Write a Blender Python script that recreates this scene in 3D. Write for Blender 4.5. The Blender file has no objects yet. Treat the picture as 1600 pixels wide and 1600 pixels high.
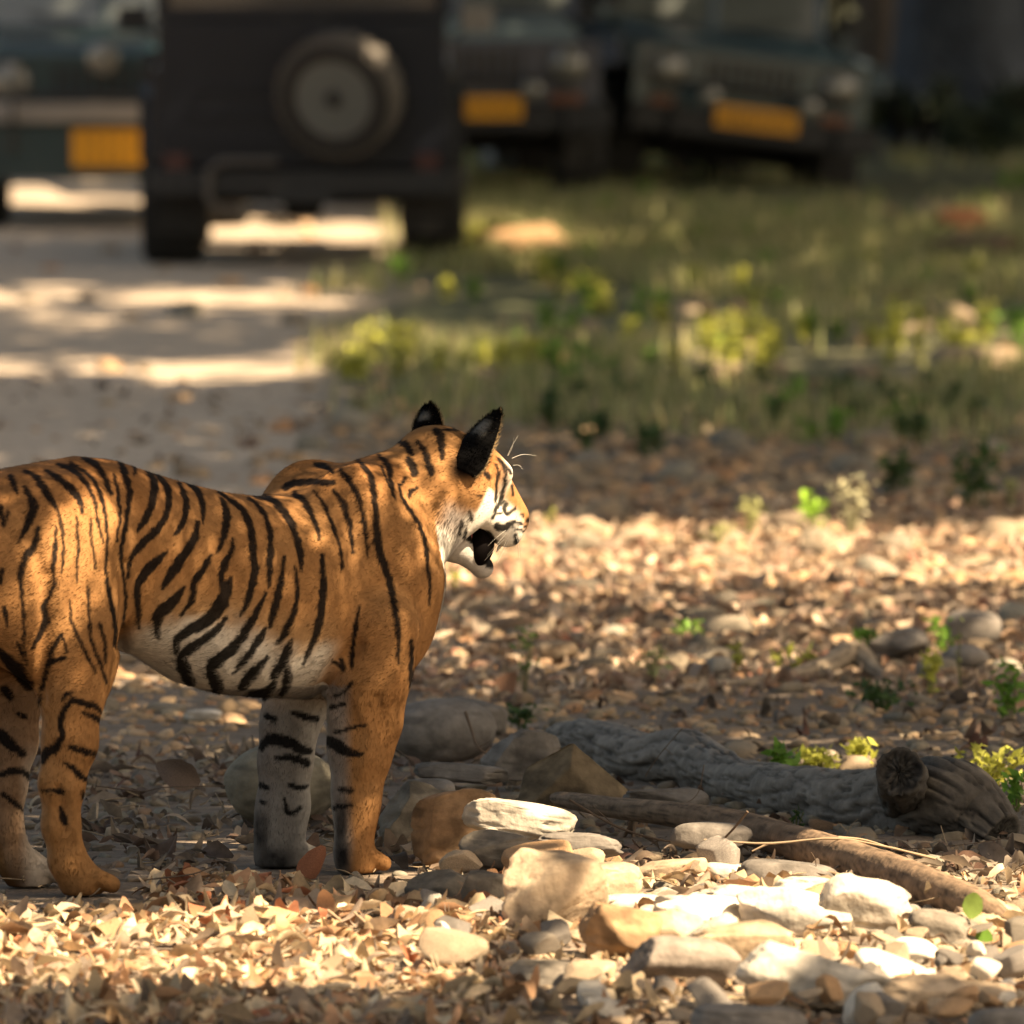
import bpy, bmesh, math, random
import numpy as np
from mathutils import Vector, Matrix
S = bpy.context.scene
COL = S.collection
R = math.radians
# ------------------------------------------------------------------ camera
F_PX = 21600.0; CAMZ = 2.4; PITCH = math.atan(1143.0 / F_PX)
cd = bpy.data.cameras.new('camera'); cam = bpy.data.objects.new('camera', cd); COL.objects.link(cam)
cam.location = (0, 0, CAMZ); cam.rotation_euler = (math.pi/2 - PITCH, 0, 0)
cd.sensor_width = 36; cd.lens = F_PX/1600*36; cd.clip_start = 0.5; cd.clip_end = 6000
cd.dof.use_dof = True; cd.dof.focus_distance = 30.6; cd.dof.aperture_fstop = 486/72.0
S.camera = cam
# ------------------------------------------------------------------ world, sun, exposure
SUN_EL, SUN_AZ = R(46), R(-33)          # azimuth measured from +X (right of the picture) towards +Y
SD = np.array([math.cos(SUN_EL)*math.cos(SUN_AZ), math.cos(SUN_EL)*math.sin(SUN_AZ), math.sin(SUN_EL)])
w = bpy.data.worlds.new('World'); S.world = w; w.use_nodes = True
nt = w.node_tree; nt.nodes.clear()
sky = nt.nodes.new('ShaderNodeTexSky'); sky.sky_type = 'NISHITA'; sky.sun_disc = False
sky.sun_elevation = SUN_EL; sky.sun_rotation = math.pi/2 - SUN_AZ
sky.air_density = 1.0; sky.dust_density = 3.0; sky.ozone_density = 1.0
bg = nt.nodes.new('ShaderNodeBackground'); bg.inputs['Strength'].default_value = 0.05
wo = nt.nodes.new('ShaderNodeOutputWorld')
tint = nt.nodes.new('ShaderNodeVectorMath'); tint.operation = 'MULTIPLY'; tint.inputs[1].default_value = (1.17, 1.0, .77)   # light filtered by the forest
nt.links.new(sky.outputs[0], tint.inputs[0]); nt.links.new(tint.outputs[0], bg.inputs[0]); nt.links.new(bg.outputs[0], wo.inputs[0])
sl = bpy.data.lights.new('sun', 'SUN'); sl.energy = 5.0; sl.angle = R(0.5); sl.color = (1.0, 0.79, 0.53)
so = bpy.data.objects.new('sun', sl); COL.objects.link(so)
so.rotation_euler = Vector(SD.tolist()).to_track_quat('Z', 'Y').to_euler(); so.location = (12, 20, 14)
S.view_settings.view_transform = 'Standard'; S.view_settings.look = 'None'
S.view_settings.gamma = 1; S.view_settings.exposure = 1.95; S.view_settings.use_curve_mapping = False

# ------------------------------------------------------------------ helpers
rng = np.random.default_rng(7)
def proj(P):
    P = np.asarray(P, float); x = P[..., 0]; y = P[..., 1]; z = P[..., 2] - CAMZ
    d = y*math.cos(PITCH) - z*math.sin(PITCH); h = y*math.sin(PITCH) + z*math.cos(PITCH)
    return 800 + F_PX*x/d, 800 - F_PX*h/d
def ray(px, py):
    a = (px-800)/F_PX; b = (800-py)/F_PX
    return np.array([a, math.cos(PITCH) + b*math.sin(PITCH), -math.sin(PITCH) + b*math.cos(PITCH)])
def at(px, py, Y):
    r = ray(px, py); return np.array([0, 0, CAMZ]) + r*(Y/r[1])
def gp(px, py, z=0.0):
    r = ray(px, py); return np.array([0, 0, CAMZ]) + r*((z-CAMZ)/r[2])
def hash3(i, j, k):
    n = (i*374761393 + j*668265263 + k*1274126177).astype(np.int64) & 0x7fffffff
    n = ((n ^ (n >> 13))*1274126177) & 0x7fffffff
    return ((n ^ (n >> 16)) & 0xffff)/65535.0
def vn(x, y, z=0.0):                      # value noise 0..1
    x, y, z = np.broadcast_arrays(np.asarray(x, float), np.asarray(y, float), np.asarray(z, float))
    i = np.floor(x).astype(np.int64); j = np.floor(y).astype(np.int64); k = np.floor(z).astype(np.int64)
    fx, fy, fz = x-i, y-j, z-k
    fx = fx*fx*(3-2*fx); fy = fy*fy*(3-2*fy); fz = fz*fz*(3-2*fz)
    r = 0
    for a in (0, 1):
        for b in (0, 1):
            for c in (0, 1):
                r = r + hash3(i+a, j+b, k+c)*(fx if a else 1-fx)*(fy if b else 1-fy)*(fz if c else 1-fz)
    return r
def fbm(x, y, z=0.0, o=3):
    s = 0; a = .5
    for q in range(o):
        s = s + a*vn(np.asarray(x)*2**q+q*17, np.asarray(y)*2**q+q*5, np.asarray(z)*2**q); a *= .5
    return s
def mkmesh(name, V, Fc, col=None, smooth=True, normals=None, mats=None):
    V = np.asarray(V, np.float32).reshape(-1, 3)
    me = bpy.data.meshes.new(name)
    if isinstance(Fc, np.ndarray) and Fc.ndim == 2:
        n, k = Fc.shape
        me.vertices.add(len(V)); me.vertices.foreach_set('co', V.ravel())
        me.loops.add(n*k); me.loops.foreach_set('vertex_index', Fc.astype(np.int32).ravel())
        me.polygons.add(n); me.polygons.foreach_set('loop_start', np.arange(0, n*k, k, dtype=np.int32))
        try: me.polygons.foreach_set('loop_total', np.full(n, k, np.int32))
        except Exception: pass
        me.update(calc_edges=True)
    else:
        me.from_pydata(V.tolist(), [], [list(map(int, f)) for f in Fc]); me.update()
    if smooth: me.polygons.foreach_set('use_smooth', np.ones(len(me.polygons), bool))
    if col is not None:
        c = np.ones((len(V), 4), np.float32); c[:, :3] = col
        a = me.color_attributes.new('Col', 'FLOAT_COLOR', 'POINT'); a.data.foreach_set('color', c.ravel())
    if normals is not None: me.normals_split_custom_set_from_vertices(np.asarray(normals, float).tolist())
    if mats:
        for m in (mats if isinstance(mats, (list, tuple)) else [mats]): me.materials.append(m)
    return me
def link(name, me, parent=None, loc=None):
    o = bpy.data.objects.new(name, me); COL.objects.link(o)
    if parent is not None: o.parent = parent
    if loc is not None: o.location = [float(q) for q in loc]
    return o
def tag(o, label=None, cat=None, group=None, kind=None):
    if label: o['label'] = label
    if cat: o['category'] = cat
    if group: o['group'] = group
    if kind: o['kind'] = kind
    return o
def empty(name, loc, rz=0):
    o = bpy.data.objects.new(name, None); COL.objects.link(o); o.location = [float(q) for q in loc]
    o.rotation_euler = (0, 0, rz); o.empty_display_size = .1; return o
class MB:                                  # small mesh collector for boxes, tubes and prisms
    def __init__(s): s.v = []; s.f = []
    def add(s, V, Fc):
        b = len(s.v); s.v += [tuple(map(float, q)) for q in V]; s.f += [tuple(int(i)+b for i in f) for f in Fc]; return s
    def box(s, c, d, rx=0, rz=0, bev=0):
        hx, hy, hz = [q/2 for q in d]
        m = Matrix.Rotation(rz, 3, 'Z') @ Matrix.Rotation(rx, 3, 'X')
        V = [m @ Vector((a*hx, b*hy, e*hz)) + Vector(c) for a in (-1, 1) for b in (-1, 1) for e in (-1, 1)]
        return s.add(V, [(0, 1, 3, 2), (4, 6, 7, 5), (0, 4, 5, 1), (2, 3, 7, 6), (0, 2, 6, 4), (1, 5, 7, 3)])
    def lathe(s, c, axis, prof, n=24, cap=True):     # prof: (distance along axis, radius)
        a = Vector(axis).normalized(); q = a.to_track_quat('Z', 'Y').to_matrix()
        V = []; Fc = []
        for (h, r) in prof:
            for i in range(n):
                t = 2*math.pi*i/n; V.append(q @ Vector((r*math.cos(t), r*math.sin(t), h)) + Vector(c))
        for k in range(len(prof)-1):
            for i in range(n): Fc.append((k*n+i, k*n+(i+1) % n, (k+1)*n+(i+1) % n, (k+1)*n+i))
        if cap: Fc.append(tuple(range(n))[::-1]); Fc.append(tuple((len(prof)-1)*n+i for i in range(n)))
        return s.add(V, Fc)
    def prism(s, pts, x0, x1):             # polygon in y,z swept along x
        n = len(pts); V = [(x0, p[0], p[1]) for p in pts] + [(x1, p[0], p[1]) for p in pts]
        Fc = [tuple(range(n)), tuple(range(2*n-1, n-1, -1))] + [(i, i+n, (i+1) % n+n, (i+1) % n) for i in range(n)]
        return s.add(V, Fc)
    def tube(s, pts, rad, n=8):
        V, Fc = tube_geo(pts, rad, n); return s.add(V, Fc)
    def build(s, name, m, parent=None, bevel=0, smooth=False):
        me = bpy.data.meshes.new(name); me.from_pydata(s.v, [], s.f)
        bm = bmesh.new(); bm.from_mesh(me); bmesh.ops.recalc_face_normals(bm, faces=bm.faces)
        if bevel:
            ed = [e for e in bm.edges if len(e.link_faces) == 2 and e.calc_face_angle(0) > .5]
            bmesh.ops.bevel(bm, geom=ed, offset=bevel, segments=2, affect='EDGES', profile=.6, clamp_overlap=True)
        bm.to_mesh(me); bm.free()
        for p in me.polygons: p.use_smooth = smooth
        if smooth:
            try: me.set_sharp_from_angle(angle=R(40))
            except Exception: pass
        me.materials.append(m); return link(name, me, parent)
def tube_geo(pts, rad, n=8):
    P = np.asarray(pts, float); k = len(P)
    rad = np.broadcast_to(np.asarray(rad, float), (k,))
    T = np.gradient(P, axis=0); T /= np.linalg.norm(T, axis=1)[:, None] + 1e-9
    up = np.array([0, 0, 1.0]) if abs(T[0][2]) < .9 else np.array([1.0, 0, 0])
    V = []
    x = np.cross(T[0], up); x /= np.linalg.norm(x)
    for i in range(k):
        x = x - T[i]*np.dot(x, T[i]); x /= np.linalg.norm(x) + 1e-9; y = np.cross(T[i], x)
        for j in range(n):
            a = 2*math.pi*j/n; V.append(P[i] + rad[i]*(math.cos(a)*x + math.sin(a)*y))
    Fc = [(i*n+j, i*n+(j+1) % n, (i+1)*n+(j+1) % n, (i+1)*n+j) for i in range(k-1) for j in range(n)]
    Fc += [tuple(range(n))[::-1], tuple((k-1)*n+j for j in range(n))]
    return V, Fc
def spline(pts, m):                        # catmull-rom resample of points (any dimension)
    P = np.asarray(pts, float); P = np.vstack([2*P[0]-P[1], P, 2*P[-1]-P[-2]]); out = []
    for t in np.linspace(0, len(P)-3-1e-6, m):
        i = int(t); f = t-i; a, b, c, d = P[i:i+4]
        out.append(.5*((2*b) + (-a+c)*f + (2*a-5*b+4*c-d)*f*f + (-a+3*b-3*c+d)*f**3))
    return np.array(out)

# ------------------------------------------------------------------ materials
def newmat(name):
    m = bpy.data.materials.new(name); m.use_nodes = True; n = m.node_tree
    b = n.nodes['Principled BSDF']; return m, n, b
def flat(name, c, rough=.6, metal=0, spec=.4, coat=0):
    m, n, b = newmat(name); b.inputs['Roughness'].default_value = rough; b.inputs['Metallic'].default_value = metal
    b.inputs['Specular IOR Level'].default_value = spec; b.inputs['Coat Weight'].default_value = coat
    tc = n.nodes.new('ShaderNodeTexCoord'); nz = n.nodes.new('ShaderNodeTexNoise'); nz.inputs['Scale'].default_value = 6
    nz.inputs['Detail'].default_value = 4; n.links.new(tc.outputs['Object'], nz.inputs['Vector'])
    mx = n.nodes.new('ShaderNodeMix'); mx.data_type = 'RGBA'
    mx.inputs['A'].default_value = (*[q*.75 for q in c], 1); mx.inputs['B'].default_value = (*[min(1, q*1.2) for q in c], 1)
    n.links.new(nz.outputs['Fac'], mx.inputs['Factor']); n.links.new(mx.outputs['Result'], b.inputs['Base Color'])
    return m
def colmat(name, rough=.85, scale=30, amt=.5, bump=.3, bdist=.004, spec=.25, trans=0, objrand=0, scale2=None, sss=0):
    """vertex colour * noise mottling, fine bump"""
    m, n, b = newmat(name); b.inputs['Roughness'].default_value = rough; b.inputs['Specular IOR Level'].default_value = spec
    at_ = n.nodes.new('ShaderNodeVertexColor'); at_.layer_name = 'Col'
    tc = n.nodes.new('ShaderNodeTexCoord')
    nz = n.nodes.new('ShaderNodeTexNoise'); nz.inputs['Scale'].default_value = scale; nz.inputs['Detail'].default_value = 5
    nz.inputs['Roughness'].default_value = .65
    n.links.new(tc.outputs['Object'], nz.inputs['Vector'])
    mr = n.nodes.new('ShaderNodeMapRange'); mr.inputs['From Min'].default_value = .3; mr.inputs['From Max'].default_value = .7
    mr.inputs['To Min'].default_value = 1-amt; mr.inputs['To Max'].default_value = 1+amt
    n.links.new(nz.outputs['Fac'], mr.inputs['Value'])
    v = n.nodes.new('ShaderNodeVectorMath'); v.operation = 'SCALE'
    n.links.new(at_.outputs['Color'], v.inputs[0]); n.links.new(mr.outputs[0], v.inputs['Scale'])
    out = v.outputs[0]
    if objrand:
        oi = n.nodes.new('ShaderNodeObjectInfo'); m2 = n.nodes.new('ShaderNodeMapRange')
        m2.inputs['To Min'].default_value = 1-objrand; m2.inputs['To Max'].default_value = 1+objrand
        n.links.new(oi.outputs['Random'], m2.inputs['Value'])
        v2 = n.nodes.new('ShaderNodeVectorMath'); v2.operation = 'SCALE'
        n.links.new(out, v2.inputs[0]); n.links.new(m2.outputs[0], v2.inputs['Scale']); out = v2.outputs[0]
    n.links.new(out, b.inputs['Base Color'])
    if bump:
        n2 = n.nodes.new('ShaderNodeTexNoise'); n2.inputs['Scale'].default_value = scale2 or scale*3; n2.inputs['Detail'].default_value = 6
        n.links.new(tc.outputs['Object'], n2.inputs['Vector'])
        bp = n.nodes.new('ShaderNodeBump'); bp.inputs['Strength'].default_value = bump; bp.inputs['Distance'].default_value = bdist
        n.links.new(n2.outputs['Fac'], bp.inputs['Height']); n.links.new(bp.outputs[0], b.inputs['Normal'])
    if trans:
        tr = n.nodes.new('ShaderNodeBsdfTranslucent'); ms = n.nodes.new('ShaderNodeMixShader'); ms.inputs[0].default_value = trans
        n.links.new(out, tr.inputs['Color'])
        n.links.new(b.outputs[0], ms.inputs[1]); n.links.new(tr.outputs[0], ms.inputs[2])
        n.links.new(ms.outputs[0], n.nodes['Material Output'].inputs['Surface'])
    return m
M_stone = colmat('river_stone', .9, 22, .32, .5, .006, objrand=.22)
M_ground = colmat('dusty_ground', .95, 14, .35, .8, .02, scale2=40)
M_leaf = colmat('dry_leaf', .75, 40, .3, .2, .002, trans=.22)
M_green = colmat('green_leaf', .55, 20, .3, 0, trans=.4)
M_canopy = colmat('canopy_leaf', .6, 3, .3, 0, trans=.12)
M_wood = colmat('weathered_wood', .9, 18, .35, .7, .006)
M_bark = colmat('tree_bark', .95, 5, .45, .9, .03)
M_fur = colmat('tiger_coat', .8, 60, .16, .25, .003, spec=.06)
M_hair = colmat('tiger_hair', .8, 90, .12, 0, spec=.04, trans=.35)
_n = M_hair.node_tree; _g = _n.nodes.new('ShaderNodeNewGeometry'); _m = _n.nodes.new('ShaderNodeMath'); _m.operation = 'MULTIPLY_ADD'; _m.inputs[1].default_value = -2; _m.inputs[2].default_value = 1
_v = _n.nodes.new('ShaderNodeVectorMath'); _v.operation = 'SCALE'; _n.links.new(_g.outputs['Backfacing'], _m.inputs[0]); _n.links.new(_g.outputs['Normal'], _v.inputs[0]); _n.links.new(_m.outputs[0], _v.inputs['Scale'])
_n.links.new(_v.outputs[0], _n.nodes['Principled BSDF'].inputs['Normal'])
# ------------------------------------------------------------------ TIGER
TH = R(45); TO = gp(64, 1395)
UX = np.array([math.cos(TH), math.sin(TH), 0]); VX = np.array([math.sin(TH), -math.cos(TH), 0]); WX = np.array([0, 0, 1.0])
def b2w(p): p = np.asarray(p, float); return TO + p[..., 0:1]*UX + p[..., 1:2]*VX + p[..., 2:3]*WX
def J(px, py, v):                          # body point seen at a pixel on the lateral plane v
    r = ray(px, py); C = np.array([0, 0, CAMZ]) - TO
    t = (v - C @ VX)/(r @ VX); P = C + r*t
    return np.array([P @ UX, v, P @ WX])
PR = []
def cone(a, ra, b, rb, k=.03): PR.append(('c', np.array(a, float), ra, np.array(b, float), rb, k))
def ell(c, r, k=.04, A=None): PR.append(('e', np.array(c, float), np.array(r, float), A, k))
def chain(pts, k=.03):
    for i in range(len(pts)-1): cone(pts[i][0], pts[i][1], pts[i+1][0], pts[i+1][1], k)
# torso profile: u, top, bottom, half width
TP = np.array([(-.30, .78, .60, .05), (-.24, .855, .53, .125), (-.15, .905, .50, .165), (-.05, .925, .50, .185), (.08, .937, .51, .18), (.2, .928, .525, .165),
               (.31, .900, .495, .150), (.42, .872, .435, .155), (.54, .847, .405, .172), (.66, .833, .392, .185), (.76, .836, .385, .187), (.86, .858, .378, .178),
               (.96, .868, .375, .168), (1.0, .865, .44, .13), (1.04, .85, .52, .085), (1.08, .80, .60, .04)])
# neck and shoulders
HC = J(703, 727, .045)                     # centre of skull
cone((.86, .085, .80), .075, (.97, .10, .66), .10, .07); cone((.86, -.085, .80), .075, (.97, -.10, .66), .10, .07)   # scapulae
ell((.87, .075, .835), (.10, .035, .055), .035); ell((.90, -.09, .838), (.10, .032, .065), .03)
ell((.985, .10, .60), (.105, .078, .16), .07); ell((.99, -.09, .60), (.115, .085, .15), .07)
ell((1.0, .015, .65), (.085, .105, .15), .07)
cone((.93, .0, .74), .130, HC+np.array([-.05, -.005, -.035]), .105, .07)
cone((.96, .01, .66), .112, HC+np.array([-.02, 0, -.09]), .085, .06)
# haunches
for sg in (1, -1):
    ell((-.035, sg*.115, .66), (.150, .085, .24), .05)
    ell((.005, sg*.125, .55), (.09, .065, .17), .04)
    ell((-.10, sg*.09, .66), (.12, .08, .17), .06)
# hind legs
chain([(J(118, 985, .135), .095), (J(112, 1085, .14), .064), (J(109, 1160, .14), .056), (J(97, 1228, .135), .044), (J(95, 1290, .13), .037), (J(106, 1345, .13), .037), (J(122, 1378, .135), .040)])
cone(J(80, 1222, .132), .026, J(88, 1180, .132), .018, .02); ell(J(557, 1262, .122), (.046, .046, .034), .02); ell(J(441, 1268, -.13), (.054, .054, .034), .02); cone(J(548, 1150, .12), .05, J(536, 1120, .12), .035, .03)
chain([(J(30, 985, -.12), .095), (J(18, 1080, -.13), .066), (J(16, 1160, -.13), .055), (J(8, 1228, -.125), .043), (J(6, 1290, -.125), .037), (J(24, 1345, -.12), .037), (J(42, 1375, -.12), .044)])
# front legs
chain([(J(585, 985, .15), .095), (J(576, 1060, .145), .086), (J(573, 1125, .13), .074), (J(563, 1180, .125), .064), (J(557, 1235, .12), .049), (J(555, 1290, .12), .0385), (J(552, 1330, .12), .037), (J(556, 1352, .12), .042)])
chain([(J(478, 1010, -.13), .085), (J(466, 1085, -.13), .072), (J(452, 1135, -.13), .06), (J(446, 1190, -.13), .056), (J(443, 1250, -.13), .051), (J(437, 1300, -.13), .050), (J(435, 1340, -.13), .047), (J(438, 1362, -.13), .052)])
def paw(c, yaw=0, s=1.0):
    c = np.array(c, float); f = np.array([math.cos(yaw), math.sin(yaw), 0]); r = np.array([-math.sin(yaw), math.cos(yaw), 0])
    c[2] = max(c[2], .04); cone(c, .042*s, c+f*.025*s+np.array([0, 0, -.010]), .038*s, .02)
    for i, (lat, fw) in enumerate(((-.047, .028), (-.0165, .052), (.0165, .052), (.047, .028))):
        k0 = c + r*lat*.8*s + f*.01*s + np.array([0, 0, .004]); k1 = c + r*lat*s + f*(fw+.02)*s; k1[2] = .026*s
        cone(k0, .020*s, k1, .0195*s, .003)
paw(J(126, 1378, .135), 0, 1.0); paw(J(46, 1375, -.12), 0, 1.0)
paw(J(556, 1348, .12), 0, .92); paw(J(438, 1360, -.13), 0, 1.05)
# tail
TAIL = spline([(-.22, 0, .80), (-.32, -.03, .74), (-.40, -.08, .60), (-.44, -.13, .42), (-.46, -.17, .26), (-.50, -.2, .16), (-.58, -.22, .12), (-.66, -.23, .15)], 14)
chain([(TAIL[i], .042-.0012*i) for i in range(14)], .02)
# head frame
PH, PP, RO = R(33), R(31), R(14)
fw = np.array([math.cos(PP)*math.cos(PH), math.cos(PP)*math.sin(PH), -math.sin(PP)])
rw = np.array([math.sin(PH), -math.cos(PH), 0]); tw = np.cross(rw, fw)
rw, tw = rw*math.cos(RO) - tw*math.sin(RO), tw*math.cos(RO) + rw*math.sin(RO)
def w2b(d): return np.array([d @ UX, d @ VX, d @ WX])
HA = np.array([w2b(fw), w2b(rw), w2b(tw)])  # rows f, r, t in body coordinates
def H(f, r, t): return HC + f*HA[0] + r*HA[1] + t*HA[2]
def hell(c, r, k=.025): ell(H(*c), r, k, HA)
hell((0, 0, -.004), (.110, .088, .078), .05)
hell((.060, 0, .028), (.072, .066, .056), .03)
for sg in (1, -1):
    hell((.098, sg*.040, .052), (.026, .024, .022), .02)          # brow
    hell((.035, sg*.070, -.045), (.075, .040, .062), .03)         # cheek
    hell((-.005, sg*.082, -.085), (.055, .032, .068), .03)        # ruff
    hell((.192, sg*.027, -.052), (.046, .031, .036), .014)        # whisker pad
    hell((.115, sg*.040, -.045), (.060, .030, .035), .02)
cone(H(.085, 0, .022), .053, H(.205, 0, -.012), .034, .02)
cone(H(.16, 0, -.012), .036, H(.222, 0, -.022), .026, .015)
cone(H(.02, .0, -.105), .056, H(.115, .0, -.140), .042, .03)
cone(H(.115, 0, -.138), .035, H(.205, 0, -.146), .023, .014)
hell((.216, 0, -.148), (.021, .024, .023), .016)

def build_body():
    h = .0055; lo = np.array([-.74, -.36, -.012]); hi = np.array([1.60, .38, 1.02])
    n = np.ceil((hi-lo)/h).astype(int)
    ax = [(lo[i] + h*np.arange(n[i])).astype(np.float32) for i in range(3)]
    D = np.full(n, 1.0, np.float32)
    # torso
    iu = np.where((ax[0] > -.31) & (ax[0] < 1.16))[0]; uu = ax[0][iu]
    def cub(col):
        xs = np.linspace(-.30, 1.15, 146); y = np.interp(xs, TP[:, 0], TP[:, col]); kx = np.exp(-np.linspace(-2, 2, 9)**2); kx /= kx.sum()
        yp = np.pad(y, 4, mode='edge'); return np.interp(uu, xs, np.convolve(yp, kx, 'valid'))
    top, bot, hf = cub(1), cub(2), cub(3)
    vv = ax[1][None, :, None]; ww = ax[2][None, None, :]
    c = ((top*.54+bot*.46))[:, None, None]; ht = (top[:, None, None]-c); hb = (c-bot[:, None, None]); hf = hf[:, None, None]
    a = np.abs(vv)/hf; b = np.where(ww > c, (ww-c)/ht, (c-ww)/hb)
    rr = (a**2.15 + np.abs(b)**2.15)**(1/2.15)
    endu = np.maximum(np.maximum(-.29-uu, uu-1.14), 0)[:, None, None]
    D[iu] = ((rr-1)*np.minimum(hf, .5*(ht+hb))*.95 + endu).astype(np.float32)
    for p in PR:
        if p[0] == 'c':
            _, A, ra, B, rb, k = p; mn = np.minimum(A-ra, B-rb); mx = np.maximum(A+ra, B+rb)
            mn = np.minimum(mn, np.minimum(A, B)-max(ra, rb)); mx = np.maximum(mx, np.maximum(A, B)+max(ra, rb))
        else:
            _, C, rad, Am, k = p; q = rad.max(); mn = C-q; mx = C+q
        mn = mn-k-.02; mx = mx+k+.02
        i0 = np.clip(np.floor((mn-lo)/h).astype(int), 0, n); i1 = np.clip(np.ceil((mx-lo)/h).astype(int), 0, n)
        X = ax[0][i0[0]:i1[0], None, None]; Y = ax[1][None, i0[1]:i1[1], None]; Z = ax[2][None, None, i0[2]:i1[2]]
        if p[0] == 'c':
            ba = (B-A); L2 = ba@ba + 1e-9
            t = np.clip(((X-A[0])*ba[0] + (Y-A[1])*ba[1] + (Z-A[2])*ba[2])/L2, 0, 1)
            d = np.sqrt((X-A[0]-t*ba[0])**2 + (Y-A[1]-t*ba[1])**2 + (Z-A[2]-t*ba[2])**2) - (ra+(rb-ra)*t)
        else:
            dx, dy, dz = X-C[0], Y-C[1], Z-C[2]
            if Am is not None: dx, dy, dz = [dx*Am[i][0]+dy*Am[i][1]+dz*Am[i][2] for i in range(3)]
            k0 = np.sqrt((dx/rad[0])**2+(dy/rad[1])**2+(dz/rad[2])**2); k1 = np.sqrt((dx/rad[0]**2)**2+(dy/rad[1]**2)**2+(dz/rad[2]**2)**2)+1e-6
            d = k0*(k0-1)/k1
        sub = D[i0[0]:i1[0], i0[1]:i1[1], i0[2]:i1[2]]
        hh = np.clip(.5+.5*(sub-d)/k, 0, 1)
        D[i0[0]:i1[0], i0[1]:i1[1], i0[2]:i1[2]] = (sub*(1-hh)+d*hh - k*hh*(1-hh)).astype(np.float32)
    # floor the paws: flatten under w = 0.004
    D = np.maximum(D, (.004-ax[2])[None, None, :])
    # surface nets
    s = D < 0; c8 = [(i, j, k) for i in (0, 1) for j in (0, 1) for k in (0, 1)]
    cnt = sum(s[i:n[0]-1+i, j:n[1]-1+j, k:n[2]-1+k].astype(np.int8) for i, j, k in c8)
    act = (cnt > 0) & (cnt < 8); idx = np.full(act.shape, -1, np.int64); I = np.argwhere(act); idx[act] = np.arange(len(I))
    P = np.zeros((len(I), 3)); W = np.zeros(len(I))
    val = {c: D[I[:, 0]+c[0], I[:, 1]+c[1], I[:, 2]+c[2]].astype(float) for c in c8}
    for a in c8:
        for ax_ in range(3):
            if a[ax_] == 0:
                b = tuple(1 if q == ax_ else a[q] for q in range(3)); va, vb = val[a], val[b]
                m = (va < 0) != (vb < 0); t = np.where(m, va/np.where(m, va-vb, 1), 0)
                for q in range(3): P[:, q] += np.where(m, (a[q] if q != ax_ else t), 0)
                W += m
    P = (P/W[:, None] + I)*h + lo
    Fs = []
    for ax_ in range(3):
        o1, o2 = [(1, 2), (2, 0), (0, 1)][ax_]
        sl0 = [slice(1, -1)]*3; sl0[ax_] = slice(0, -1); sl1 = list(sl0); sl1[ax_] = slice(1, None)
        A = s[tuple(slice(1, m-1) if q != ax_ else slice(0, m-1) for q, m in enumerate(n))]
        B = s[tuple(slice(1, m-1) if q != ax_ else slice(1, m) for q, m in enumerate(n))]
        E = np.argwhere(A != B); base = E.copy()
        for q in range(3):
            if q != ax_: base[:, q] += 1
        inside = A[tuple(E.T)]
        def cell(d1, d2):
            c = base.copy(); c[:, o1] -= d1; c[:, o2] -= d2; return idx[tuple(c.T)]
        q = np.stack([cell(1, 1), cell(0, 1), cell(0, 0), cell(1, 0)], 1)
        q[~inside] = q[~inside][:, ::-1]; Fs.append(q)
    Fq = np.vstack(Fs); Fq = Fq[(Fq >= 0).all(1)]
    # light smoothing
    for it in range(3):
        acc = np.zeros_like(P); cn = np.zeros(len(P))
        for a in range(4):
            i, j = Fq[:, a], Fq[:, (a+1) % 4]
            for q in range(3): acc[:, q] += np.bincount(i, P[j, q], len(P)) + np.bincount(j, P[i, q], len(P))
            cn += np.bincount(i, minlength=len(P)) + np.bincount(j, minlength=len(P))
        P = P*.45 + .55*acc/np.maximum(cn, 1)[:, None]
    # normals
    fn = np.cross(P[Fq[:, 2]]-P[Fq[:, 0]], P[Fq[:, 3]]-P[Fq[:, 1]]); N = np.zeros_like(P)
    for a in range(4):
        for q in range(3): N[:, q] += np.bincount(Fq[:, a], fn[:, q], len(P))
    N /= np.linalg.norm(N, axis=1)[:, None] + 1e-12
    return P, Fq, N, np.linalg.norm(fn, axis=1)*.5

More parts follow.
